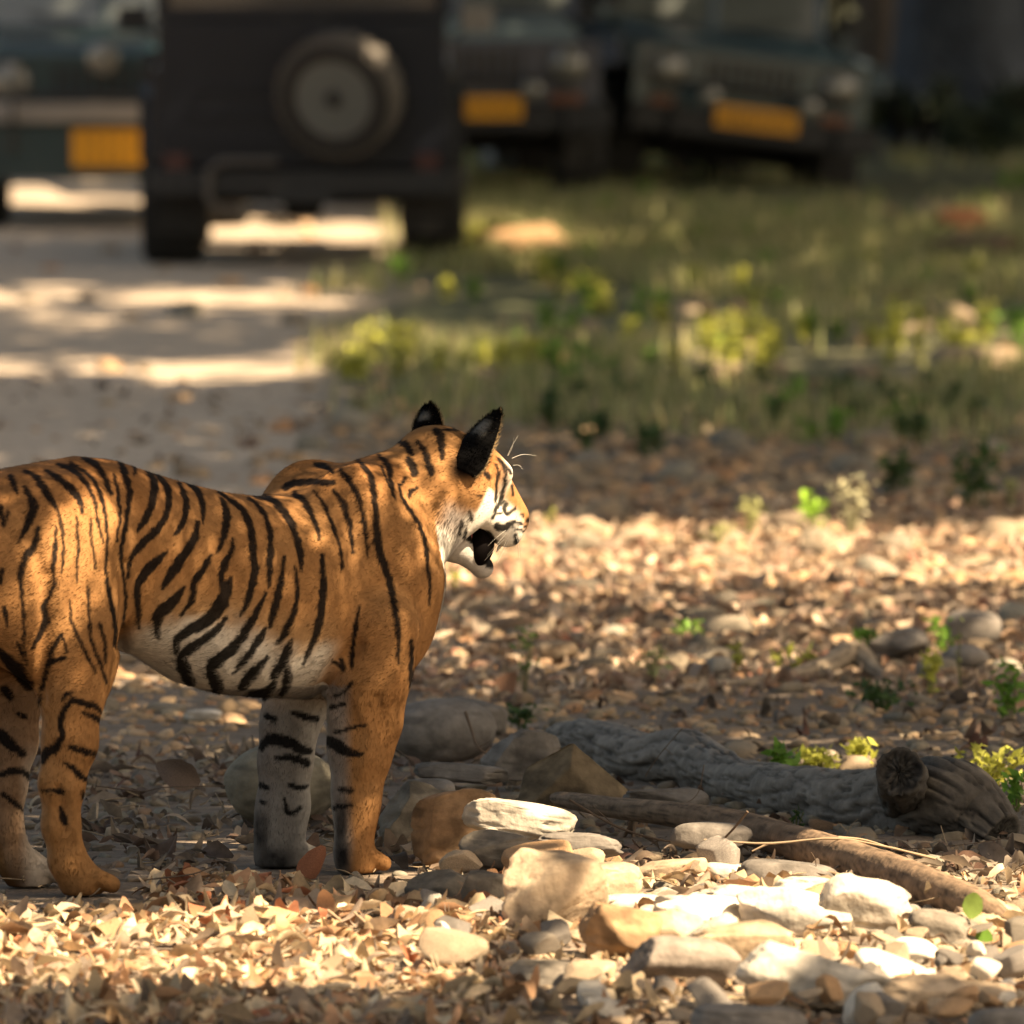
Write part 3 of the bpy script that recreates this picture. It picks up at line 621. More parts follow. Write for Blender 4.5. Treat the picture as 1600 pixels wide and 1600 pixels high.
road = ((1-sm2(px-110*sm2(Y, 60, 66), 430, 640))*sm2(Y, 42, 47))[..., None]; grs = (sm2(px-110*sm2(Y, 60, 66), 440, 620)*sm2(Y, 47, 56))[..., None]
gc = soil*(1-.5*n1[..., None])*1.2; gc = gc*(1-road)+dust*(.8+.4*n1[..., None])*road; gc = gc*(1-grs)+(turf*.6+soil*.25*n2[..., None]*2)*grs
far = sm2(Y, 78, 95)[..., None]; gc = gc*(1-far*.55)
ground = link('ground', mkmesh('ground', np.stack([X, Y, Z], -1), GF, gc.reshape(-1, 3), mats=M_ground)); ground['kind'] = 'structure'
# ------------------------------------------------------------------ STONES
def ico(sub):
    bm = bmesh.new(); bmesh.ops.create_icosphere(bm, subdivisions=sub, radius=1)
    V = np.array([v.co[:] for v in bm.verts]); Fc = np.array([[v.index for v in f.verts] for f in bm.faces]); bm.free(); return V, Fc
IC = {k: ico(k) for k in (1, 2, 3, 4, 5)}
def rock(seed, dims, sub=3, cuts=0, lump=.18, fine=0.0, sharp=.0):
    r = np.random.default_rng(seed); V, Fc = IC[sub]; V = V.copy()
    o = r.random(3)*50
    if cuts: V = np.sign(V)*np.abs(V)**.62; V /= np.linalg.norm(V, axis=1).mean()
    V *= (1+lump*(fbm(V[:, 0]*1.3+o[0], V[:, 1]*1.3+o[1], V[:, 2]*1.3+o[2], 2)-.4)*2)[:, None]
    for _ in range(cuts):
        n = r.normal(0, 1, 3); n[2] *= .7; n /= np.linalg.norm(n); d = r.uniform(.5, .85)
        ex = np.maximum(V @ n - d, 0); V -= np.outer(ex*(1-sharp*.0), n)*.96
    if fine: V *= (1+fine*(fbm(V[:, 0]*6+o[1], V[:, 1]*6+o[2], V[:, 2]*6+o[0], 3)-.44))[:, None]
    return V*np.array(dims), Fc
STC = np.array([1.0, .93, .80])*np.array([[.27, .235, .19], [.24, .215, .185], [.31, .25, .195], [.215, .19, .16], [.34, .285, .225], [.25, .24, .215], [.285, .20, .145]])
SHAPES = [rock(100+i, d, 2, c, .2) for i, (d, c) in enumerate([((1, .75, .5), 0), ((1, .8, .38), 1), ((.9, .8, .6), 3), ((1.15, .6, .42), 2), ((1, .9, .33), 3), ((.85, .8, .68), 1), ((1.2, .7, .3), 4)])]
stone_meshes = [[mkmesh('stone', V, Fc, STC[(i+j*3) % 7]*(1-.12*j), mats=M_stone) for j in range(3)] for i, (V, Fc) in enumerate(SHAPES)]
def visfrac(px): return px
def scatter_px(n, y0, y1, x0=-250, x1=1850, bias=1.0):
    """random ground points, uniform over the ground between two distances"""
    D0, D1 = CAMZ*F_PX/(y1+343), CAMZ*F_PX/(y0+343)
    Y = rng.uniform(D0, D1, n) if bias == 1 else D0+(D1-D0)*rng.random(n)**bias
    X = (rng.uniform(x0, x1, n)-800)/F_PX*Y
    return X, Y
def dens(px, py):                          # stones are thin on the dust road, dense on the river bed
    road = (1-sm2(px, 380, 700))*(1-sm2(py, 700, 1010)); gr = 1-sm2(py, 540, 640)
    return np.clip(1-.93*road-.75*gr*(px > 500), 0, 1)
def inside_tiger(X, Y, big_=0):
    k = np.zeros(len(X), bool); pad = big_*.05
    for (a, b, v) in ((126, 1378, .13), (44, 1375, -.12), (556, 1348, .12), (440, 1360, -.13)):
        p = b2w(J(a, b, v)[None])[0]; k |= (np.abs(X-p[0]-.02) < .075+pad) & (Y < p[1]+.16) & (Y > p[1]-.16-big_*.5)
    return k
NB = 5200; SX, SY = scatter_px(NB, 1040, 1620)
NM = 7000; SX2, SY2 = scatter_px(NM, 640, 1060)
NF = 1300; SX3, SY3 = scatter_px(NF, 330, 640)
sr = np.concatenate([np.exp(rng.normal(math.log(.0185), .42, NB)), np.exp(rng.normal(math.log(.025), .5, NM)), np.exp(rng.normal(math.log(.045), .5, NF))])
SX = np.concatenate([SX, SX2, SX3]); SY = np.concatenate([SY, SY2, SY3]); sr = np.clip(sr, .009, .12)
spx, spy = proj(np.stack([SX, SY, SX*0], -1)); keep = (rng.random(len(SX)) < dens(spx, spy)) & ~inside_tiger(SX, SY)
keep &= ~((spx > 760) & (spy > 1390) & (rng.random(len(SX)) < .45)); keep &= ~((spx < 620) & (spy > 1330) & (rng.random(len(SX)) < .55)) & ~((sr > .035) & (spx < 700) & (spy > 1150))
SX, SY, sr, spx, spy = [a[keep] for a in (SX, SY, sr, spx, spy)]
sz = gh(SX, SY); yaw = rng.uniform(0, 6.28, len(SX)); tilt = rng.normal(0, .22, (len(SX), 2)); shp = rng.integers(0, 7, len(SX)); cidx = rng.integers(0, 7, len(SX))
vis = (spx > 0) & (spx < 1600) & (spy > 0) & (spy < 1590)
score = np.where(vis, sr*F_PX/SY, 0); score[(spx < 640) & (spy > 1030) & (spy < 1100)] *= .8
big = np.argsort(-score)[:260]; isb = np.zeros(len(SX), bool); isb[big] = True
def tone(c): v = float(np.mean(c)); return 'dark brown-grey' if v < .15 else 'grey-brown' if v < .21 else 'light tan' if v < .28 else 'pale cream'
def where(x, y):
    h = 'far left' if x < 200 else 'left' if x < 480 else 'centre-left' if x < 760 else 'centre-right' if x < 1080 else 'right' if x < 1350 else 'far right'
    if y > 1400: return f'in the foreground litter, {h}'
    if y > 1090: return (f'on shaded ground under the belly, {h}' if x < 620 else f'around the driftwood trunk, {h}')
    if y > 960: return f'on the half-lit stony field, {h}'
    if y > 810: return f'in the bright sunlit band, {h}'
    if y > 600: return f'in shade beyond the sunlit band, {h}'
    return f'on the distant verge, {h}'
def rot3(yaw, tx, ty):
    cy, sy = np.cos(yaw), np.sin(yaw); cx, sx = np.cos(tx), np.sin(tx); ca, sa = np.cos(ty), np.sin(ty); z = np.zeros_like(yaw); o = z+1
    Rz = np.stack([np.stack([cy, -sy, z], -1), np.stack([sy, cy, z], -1), np.stack([z, z, o], -1)], -2)
    Rx = np.stack([np.stack([o, z, z], -1), np.stack([z, cx, -sx], -1), np.stack([z, sx, cx], -1)], -2)
    Ry = np.stack([np.stack([ca, z, sa], -1), np.stack([z, o, z], -1), np.stack([-sa, z, ca], -1)], -2)
    return Rz @ Rx @ Ry
def scatter_mesh(name, shapes, which, pos, scale, RT, cols, mat, smooth=True):
    Vs, Fs, Cs = [], [], []; b = 0
    for s_ in range(len(shapes)):
        m = np.where(which == s_)[0]
        if not len(m): continue
        V, Fc = shapes[s_][:2]; W = np.einsum('nij,kj->nki', RT[m], V)*scale[m][:, None, None] + pos[m][:, None, :]
        Vs.append(W.reshape(-1, 3)); nv = len(V); Fs.append((Fc[None]+(b+np.arange(len(m))*nv)[:, None, None]).reshape(-1, Fc.shape[1])); b += nv*len(m)
        Cs.append(np.repeat(cols[m], nv, 0))
    return mkmesh(name, np.vstack(Vs), np.vstack(Fs), np.vstack(Cs), smooth=smooth, mats=mat)
RT = rot3(yaw, tilt[:, 0], tilt[:, 1]); spos = np.stack([SX, SY, sz+sr*.10], -1)
scol = STC[cidx]*(.75+.5*rng.random(len(SX)))[:, None]; scol = scol*(1+sm2(SY, 33, 36)[:, None]*np.array([.50, .30, .10]))  # mid-field stones warmed and brightened to paint in the sunlit band
m = ~isb
o = link('gravel', scatter_mesh('gravel', SHAPES, shp[m], spos[m], sr[m], RT[m], scol[m], M_stone))
tag(o, 'dense small rounded river pebbles covering the dry ground between the larger stones', 'gravel', kind='stuff')
for i in big:
    o = link('stone', stone_meshes[shp[i]][cidx[i] % 3], loc=spos[i]); o.scale = (sr[i],)*3; o.rotation_euler = Matrix(RT[i].tolist()).to_euler()
    sp_ = ['flattish', 'thin flat', 'chunky', 'long', 'wide flat', 'plump round', 'long flat'][shp[i]]
    tag(o, f'{sp_} {tone(scol[i])} cobble lying {where(spx[i], spy[i])}', 'stone', 'loose cobbles strewn over the dry river bed')
# hero rocks: px, bottom py, width px, height px, depth m, distance, colour, cuts, yaw, roll(deg), seed, label, name
TAN = (.40, .30, .20); OR = (.38, .235, .125); GR = (.20, .175, .15); DK = (.17, .145, .115); PW = (.60, .53, .43); MOSS = (.15, .11, .065)
HERO = [
 (690, 1196, 175, 105, .20, 33.9, GR, 0, 10, -4, 1, 'large smooth rounded grey boulder just right of the front leg', 'boulder'),
 (735, 1150, 120, 60, .15, 34.9, GR, 1, 0, 8, 2, 'low grey boulder mostly hidden behind the large smooth rounded one', 'boulder'),
 (438, 1292, 175, 130, .20, 32.3, (.17, .15, .11), 0, 15, 4, 3, 'olive-grey round boulder standing behind the two front legs', 'boulder'),
 (820, 1222, 130, 85, .14, 32.8, GR, 4, 20, 6, 4, 'creased grey rock between the thin twig and the driftwood trunk', 'rock'),
 (893, 1262, 178, 100, .13, 31.9, MOSS, -1, 0, 0, 5, 'pyramid-shaped brown rock with a pointed top in front of the driftwood trunk', 'rock'),
 (1040, 1272, 140, 42, .12, 31.7, GR, 2, 0, 3, 6, 'flat ash-grey stone right of the pyramid-shaped rock', 'stone'),
 (650, 1330, 130, 110, .13, 31.2, (.20, .17, .13), 5, 12, 2, 7, 'blocky dark stone with vertical cracks right of the front paw', 'rock'),
 (668, 1262, 90, 46, .10, 31.5, GR, 1, 0, 0, 8, 'small smooth tan-grey stone resting on the blocky dark stone', 'stone'),
 (720, 1225, 150, 34, .12, 32.3, GR, 2, 5, 4, 9, 'thin layered grey slab behind the blocky dark stone', 'stone'),
 (720, 1360, 150, 130, .14, 30.4, OR, 5, -20, -18, 10, 'orange-brown slanted rock carrying the white slab', 'rock'),
 (812, 1312, 182, 66, .10, 30.2, PW, 2, 8, 9, 11, 'bright cream-white flat slab lit by the sun on top of the orange-brown rock', 'stone'),
 (790, 1368, 150, 72, .12, 29.9, DK, 3, 0, 4, 12, 'shaded grey-brown rock below the cream-white slab', 'rock'),
 (905, 1345, 140, 44, .12, 30.1, GR, 2, 0, 2, 13, 'flat grey stone in shade right below the cream-white slab', 'stone'),
 (868, 1472, 165, 145, .13, 29.3, TAN, 4, 22, -6, 14, 'tall tan boulder with a sunlit top edge in the middle of the rock pile', 'boulder'),
 (760, 1440, 90, 80, .09, 29.5, DK, 4, -10, 6, 15, 'dark broken rock in the gap left of the tall tan boulder', 'rock'),
 (965, 1436, 150, 40, .10, 29.0, PW, 2, 4, -3, 16, 'long pale bar of stone lit white beside the tall tan boulder', 'stone'),
 (1040, 1385, 140, 46, .12, 29.9, TAN, 3, -6, -5, 17, 'sunlit flat tan stone with a shaded end behind the pale bar', 'stone'),
 (1145, 1388, 92, 42, .09, 29.9, PW, 0, 10, 20, 18, 'smooth white egg-shaped stone at the top of the rock pile', 'stone'),
 (1235, 1395, 155, 52, .13, 30.0, GR, 1, 0, 6, 19, 'wide smooth grey stone with half its top in sunlight behind the pile', 'stone'),
 (1110, 1330, 130, 46, .11, 30.5, GR, 1, 0, 2, 20, 'shaded grey stone under the twigs left of the brown branch', 'stone'),
 (1085, 1470, 200, 75, .14, 28.8, PW, 3, 12, 6, 21, 'broad sunlit cream stone in the centre of the rock pile', 'stone'),
 (960, 1520, 130, 110, .12, 28.5, OR, 5, -14, 10, 22, 'orange-stained broken rock below the broad cream stone', 'rock'),
 (1060, 1562, 190, 100, .13, 28.2, (.24, .20, .165), 2, 8, 5, 23, 'rounded grey rock in shade at the front of the pile', 'rock'),
 (1240, 1475, 180, 90, .14, 28.7, PW, 3, -10, -6, 24, 'sunlit angular cream rock just behind the great tilted slab', 'rock'),
 (1350, 1475, 150, 110, .12, 28.9, PW, 4, 16, 12, 25, 'sunlit peaked white rock at the right end of the pile', 'rock'),
 (1300, 1592, 285, 120, .12, 27.6, PW, 3, -8, 24, 26, 'great tilted white slab dipping to the right at the bottom', 'boulder'),
 (1232, 1580, 90, 95, .12, 27.5, OR, 3, 20, -10, 27, 'brown shaded flank stone propping the great tilted slab', 'rock'),
 (1424, 1530, 96, 66, .09, 28.0, PW, 0, 0, 8, 28, 'smooth rounded white stone right of the great tilted slab', 'stone'),
 (1478, 1490, 120, 70, .12, 28.6, DK, 2, 0, 12, 29, 'dark grey stone behind the smooth rounded white stone', 'stone'),
 (1418, 1448, 46, 36, .05, 29.2, GR, 1, 0, 0, 30, 'small round grey-brown stone below the brown branch', 'stone'),
 (1487, 1535, 48, 36, .05, 27.9, TAN, 1, 0, 0, 31, 'small tan stone touching the smooth rounded white stone', 'stone'),
 (1175, 1640, 190, 72, .10, 26.75, GR, 2, 0, 4, 32, 'out-of-focus grey stone cut by the bottom edge left of the great slab', 'stone'),
 (1505, 1590, 150, 60, .10, 27.1, TAN, 3, 5, -4, 33, 'sunlit tan stone near the bottom right corner', 'stone'),
 (1590, 1640, 160, 66, .10, 26.7, GR, 1, 0, 0, 34, 'grey stone in the bottom right corner cut by both edges', 'stone'),
 (1550, 1470, 130, 44, .10, 28.7, TAN, 3, 0, 10, 35, 'flat tan stone under the end of the brown branch', 'stone'),
 (930, 1430, 150, 84, .14, 29.4, TAN, 4, 8, -4, 51, 'sandy block wedged between the tall tan boulder and the pale bar', 'rock'),
 (1012, 1512, 175, 92, .15, 28.3, TAN, 4, -14, 5, 52, 'wide sandy block under the broad cream stone in the middle of the ledge', 'rock'),
 (1150, 1536, 190, 100, .15, 27.9, (.34, .25, .16), 4, 10, -7, 53, 'brownish block left of the great tilted slab at the front of the ledge', 'rock'),
 (1150, 1442, 165, 62, .14, 29.1, PW, 3, 6, 8, 54, 'flat cream slab under the smooth white egg-shaped stone', 'rock'),
 (690, 1425, 118, 66, .10, 29.6, DK, 4, 0, -6, 55, 'dark broken block at the left foot of the ledge', 'rock'),
 (1290, 1440, 170, 70, .15, 29.2, PW, 3, -12, 7, 56, 'broad cream slab below the large orange-brown leaf', 'rock'),
 (1440, 1592, 150, 70, .12, 27.0, TAN, 3, 12, -8, 57, 'sandy block between the great tilted slab and the corner stones', 'rock'),
 (870, 1560, 150, 60, .12, 27.8, DK, 3, 0, 6, 58, 'low dark rock at the front left of the ledge', 'rock'),
 (1400, 1035, 95, 55, .13, 37.6, GR, 2, 0, 0, 36, 'tan-grey rock left of the larger round rock in the stony field', 'rock'),
 (1520, 1010, 90, 55, .14, 38.5, GR, 1, 0, 0, 37, 'round grey rock standing behind its neighbour at the right edge of the stony field', 'boulder'),
 (1508, 1048, 76, 42, .12, 37.2, GR, 0, 0, 0, 38, 'smooth grey stone in front of the round grey rock at the right', 'stone'),
 (870, 1042, 66, 42, .09, 37.5, TAN, 4, 0, 0, 39, 'angular pinkish rock alone right of the chest', 'rock'),
 (1124, 1052, 44, 26, .05, 37.1, PW, 1, 0, 0, 40, 'small pale sunlit stone beside the yellow-green sprig', 'stone'),
 (318, 1128, 60, 20, .08, 35.2, PW, 1, 0, 0, 41, 'pale sunlit stone seen under the belly', 'stone'),
 (1525, 585, 145, 46, .30, 55.8, TAN, 1, 0, 3, 42, 'long sunlit tan boulder in the weeds at the right edge', 'boulder'),
 (1125, 602, 76, 38, .2, 55.0, TAN, 2, 0, 0, 43, 'blurred sunlit tan rock under the yellow-green weeds', 'rock'),
 (1214, 586, 32, 24, .1, 55.9, TAN, 1, 0, 0, 44, 'tiny blurred sunlit stone right of the tan rock', 'stone'),
 (820, 398, 150, 48, .4, 70.0, OR, 1, 0, -6, 45, 'blurred orange-tan earth mound at the grass edge beside the jeep', 'earth mound'),
 (1508, 378, 92, 56, .3, 72.0, (.48, .20, .09), 2, 0, 14, 46, 'bright orange lump of earth in the grass at the far right', 'earth mound'),
 (1530, 408, 150, 44, .5, 69.5, (.15, .10, .065), 2, 0, 2, 47, 'dark brown earth heap under the bright orange lump', 'earth mound'),
]
for (cx, by, wp, hp, dep, D, c, cuts, yw, rl, sd, lab, nm) in HERO:
    s_ = D/F_PX; wm, hm = wp*s_/2, hp*s_/2
    sub = 5 if wp > 90 else 4
    if cuts == -1:
        V, Fc = IC[5]; V = V.copy(); V = V + 0
        for n_, d_ in (((-.62, -.35, .70), .38), ((.68, -.40, .62), .36), ((0, -1, .15), .5), ((.2, .8, .5), .5), ((0, 0, -1), .35), ((.95, -.1, .1), .8), ((-.95, .1, .1), .8)):
            n_ = np.array(n_); n_ = n_/np.linalg.norm(n_); V -= np.outer(np.maximum(V@n_-d_, 0), n_)
        V = V*(1+.05*(fbm(V[:, 0]*5, V[:, 1]*5, V[:, 2]*5)-.44))[:, None]
    else: V, Fc = rock(sd*13+5, (1, 1, 1), sub, cuts*2+(cuts > 1)*2, .14 if cuts else .10, .07 if cuts > 1 else .04)
    if cuts > 1:
        cr_ = fbm(V[:, 0]*2.2+sd, V[:, 1]*2.2, V[:, 2]*4.5, 4); V = V*(1-.10*np.abs(cr_-.46)/.2*(cr_ < .46))[:, None]
    V = V/np.abs(V).max(0)*np.array([wm, dep/2, hm])
    Rm = np.array(Matrix.Rotation(R(rl), 3, 'Y').to_3x3()) @ np.array(Matrix.Rotation(R(yw), 3, 'Z').to_3x3())
    V = V @ Rm.T; ext = (V[:, 0].max()-V[:, 0].min())/2; V[:, 0] *= wm/ext; V[:, 2] *= hm/((V[:, 2].max()-V[:, 2].min())/2)
    V += 0; cz = (V[:, 2].max()+V[:, 2].min())/2; V[:, 2] -= cz
    n_ = fbm(V[:, 0]*25+sd, V[:, 1]*25, V[:, 2]*25); C = np.array(c)*(.75+.55*n_)[:, None]
    st = fbm(V[:, 0]*9+sd, V[:, 1]*9, V[:, 2]*30+3); C = C*(1-.45*sm2(st, .48, .62))[:, None]*(.8+.4*fbm(V[:, 0]*90, V[:, 1]*90, V[:, 2]*90, 2))[:, None]
    D = min(D, CAMZ*F_PX/(by+343)-.03); p = at(cx, by-hp/2, D); o = link(nm.replace(' ', '_'), mkmesh(nm, V, Fc, C, mats=M_stone), loc=p); tag(o, lab, nm)

# broken rocks filling the pile
r3 = np.random.default_rng(77)
def topline(x): return np.interp(x, [640, 760, 900, 1050, 1250, 1400, 1600], [1370, 1345, 1345, 1350, 1385, 1440, 1490])
pile = []
for i in range(150):
    x = r3.uniform(660, 1610); t = topline(x); y = r3.uniform(t+20, 1640 if x > 900 else 1560)
    wpx = np.exp(r3.normal(math.log(56), .38)); hpx = wpx*r3.uniform(.35, .75)
    pile.append((x, y, wpx, hpx))
PROCK = [rock(900+i, (1, .8, r3.uniform(.45, .8)) if i % 2 else (1.1, .75, .26), 4, 12, .12, .07) for i in range(12)]
pcols = [PW, PW, TAN, TAN, GR, OR, DK]
pnames = ['cream', 'whitish', 'tan', 'sandy', 'grey', 'orange-brown', 'dark brown']
pm = {}
for (x, y, wpx, hpx) in pile:
    D = CAMZ*F_PX/(y+343); k = int(r3.integers(0, 12)); c = int(r3.integers(0, 7))
    if (k, c) not in pm:
        V, Fc = PROCK[k]; pm[(k, c)] = mkmesh('broken_rock', V, Fc, np.array(pcols[c])*(.8+.4*fbm(V[:, 0]*4+k, V[:, 1]*4, V[:, 2]*6))[:, None], mats=M_stone)
    s_ = wpx*D/F_PX/2; p = at(x, y, D); p[2] = hpx*D/F_PX*.35 + r3.uniform(0, .05)
    o = link('broken_rock', pm[(k, c)], loc=p); o.scale = (s_, s_, s_*r3.uniform(.7, 1.1)); tl = 0 if k % 2 else r3.uniform(.15, .75); o.rotation_euler = Matrix((Matrix.Rotation(tl, 3, 'X') @ Matrix.Rotation(r3.normal(0, .25), 3, 'Y') @ Matrix.Rotation(r3.uniform(0, 6.28), 3, 'Z'))).to_euler()
    side = 'left end' if x < 860 else 'middle' if x < 1200 else 'right part'; lvl = 'top' if y < topline(x)+70 else 'front foot' if y > 1560 else 'face'
    sz_ = 'small' if wpx < 38 else 'fist-sized' if wpx < 60 else 'large'
    tag(o, f'{sz_} {pnames[c]} broken rock, {lvl} of the {side} of the rock pile', 'rock', 'broken rocks heaped in the rock pile')
# ------------------------------------------------------------------ DRIFTWOOD, TWIGS
def limb(pts, n, ring, seed, ridg=.10, col=(.17, .155, .135), lump=.10, rag=0):
    """pts: (px, py, distance, radius px) -> bark-ridged tube"""
    Q = np.array([list(at(a, b, d)) + [r*d/F_PX] for a, b, d, r in pts]); Q = spline(Q, n)
    P, rad = Q[:, :3], Q[:, 3]; T = np.gradient(P, axis=0); T /= np.linalg.norm(T, axis=1)[:, None]
    x = np.cross(T[0], [0, 0, 1.0]); x /= np.linalg.norm(x); V = []; C = []; s = 0
    for i in range(n):
        if i: s += np.linalg.norm(P[i]-P[i-1])
        x = x-T[i]*(x@T[i]); x /= np.linalg.norm(x); y = np.cross(T[i], x); a = np.linspace(0, 2*np.pi, ring, endpoint=False)
        ca, sa = np.cos(a), np.sin(a)
        lum = fbm(ca*1.5+seed, sa*1.5, s*7+seed); w_ = ca*3+seed, sa*3
        wave = s*9 + 2.2*fbm(ca*2, sa*2, s*6+seed)
        rid = np.abs(np.sin((a*3.5+wave*.9)+3*fbm(ca*3, sa*3, s*14)))**.35       # flowing grooves
        cr = fbm(ca*7+4, sa*7, s*16+seed)
        r = rad[i]*(1+lump*(lum-.45)*2 - ridg*(1-rid)*.9 - ridg*.5*sm2(cr, .5, .6))
        V.append(P[i]+r[:, None]*(ca[:, None]*x+sa[:, None]*y)); C.append(np.array(col)*(.35+.85*rid+.4*(lum-.4))[:, None]*(1-.5*sm2(cr, .52, .6))[:, None])
    V = np.vstack(V); C = np.vstack(C); k = np.arange(ring)
    Fc = [[i*ring+j, i*ring+(j+1) % ring, (i+1)*ring+(j+1) % ring, (i+1)*ring+j] for i in range(n-1) for j in range(ring)]
    return V, np.array(Fc), C, P, rad, T
def endcap(V, Fc, C, ring, centre, col, depth, seed):
    base = len(V)-ring; rimv = V[base:]; Vs = [V]; Cs = [C]; Fs = [Fc]; prev = base; b = len(V)
    for k in range(1, 7):
        f = 1-k/6.5; r = np.random.default_rng(seed+k)
        ringp = centre + (rimv-centre)*f*(1+.05*r.normal(0, 1, (ring, 1))*(k > 1)) + depth*(.2+3.2*np.maximum(fbm(rimv[:, 0]*(40+9*k)+k*3, rimv[:, 2]*(40+9*k)+seed, k*1.7, 2)-.3, 0))[:, None]*(k > 1)
        Vs.append(ringp); Cs.append(np.array(col)*((fbm(rimv[:, 0]*(50+9*k)+k*3, rimv[:, 2]*(50+9*k), k*1.3, 2)[:, None]*2.2)**2*.8+.1)); 
        Fs.append(np.array([[prev+j, prev+(j+1) % ring, b+(j+1) % ring, b+j] for j in range(ring)])); prev = b; b += ring
    Vs.append(centre[None]+depth); Cs.append(np.array([col])*.2)
    Vv = np.vstack(Vs); Ff = np.vstack(Fs); tri = np.array([[prev+j, prev+(j+1) % ring, b, b] for j in range(ring)])
    return Vv, [list(q) for q in Ff] + [list(t[:3]) for t in tri], np.vstack(Cs)
LOGC = (.19, .165, .138)
log = empty('driftwood_trunk', at(1250, 1285, 32.0)); tag(log, 'thick grey cracked driftwood trunk lying on the ground with a sawn knot facing the camera', 'driftwood')
def part(name, V, Fc, C, m, parent): 
    V = np.asarray(V)-np.array(parent.location); o = link(name, mkmesh(name, V, Fc, C, mats=m), parent); return o
V, Fc, C, P, rad, T = limb([(862, 1148, 34.2, 12), (885, 1150, 34.0, 24), (935, 1163, 33.6, 40), (1010, 1188, 33.2, 45), (1070, 1187, 33.0, 48), (1120, 1210, 32.7, 42), (1180, 1232, 32.4, 42), (1250, 1243, 32.1, 48), (1340, 1258, 31.8, 55), (1430, 1256, 31.6, 68), (1485, 1252, 31.45, 70), (1530, 1278, 31.4, 54), (1565, 1305, 31.35, 38)], 300, 110, 3, .15, LOGC, .17)
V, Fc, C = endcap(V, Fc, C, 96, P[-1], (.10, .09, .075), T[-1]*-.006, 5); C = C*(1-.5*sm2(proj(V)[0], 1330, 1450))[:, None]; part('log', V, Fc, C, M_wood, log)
V, Fc, C, P, rad, T = limb([(1430, 1280, 31.75, 52), (1422, 1255, 31.6, 46), (1412, 1225, 31.42, 42), (1406, 1205, 31.28, 39)], 50, 64, 8, .16, (.075, .066, .056), .2)
V, Fc, C = endcap(V, Fc, C, 64, P[-1], (.05, .045, .04), np.array([0, .016, -.004]), 9); part('branch_stub', V, Fc, C, M_wood, log)
V, Fc, C, P, rad, T = limb([(862, 1246, 31.9, 6), (885, 1250, 31.7, 13), (960, 1262, 31.4, 17), (1050, 1272, 31.1, 20), (1150, 1290, 30.8, 25), (1250, 1320, 30.4, 29), (1350, 1352, 29.9, 33), (1450, 1388, 29.3, 33), (1530, 1420, 28.85, 29), (1575, 1440, 28.7, 14)], 220, 40, 21, .025, (.20, .135, .085), .07)
br = link('fallen_branch', mkmesh('fallen_branch', V, Fc, C, mats=M_wood)); tag(br, 'smooth brown fallen branch running diagonally between the grey trunk and the rock pile', 'branch')
M_twig = flat('twig_bark', (.11, .075, .05), .85)
M_twigp = flat('pale_twig_bark', (.33, .24, .15), .85)
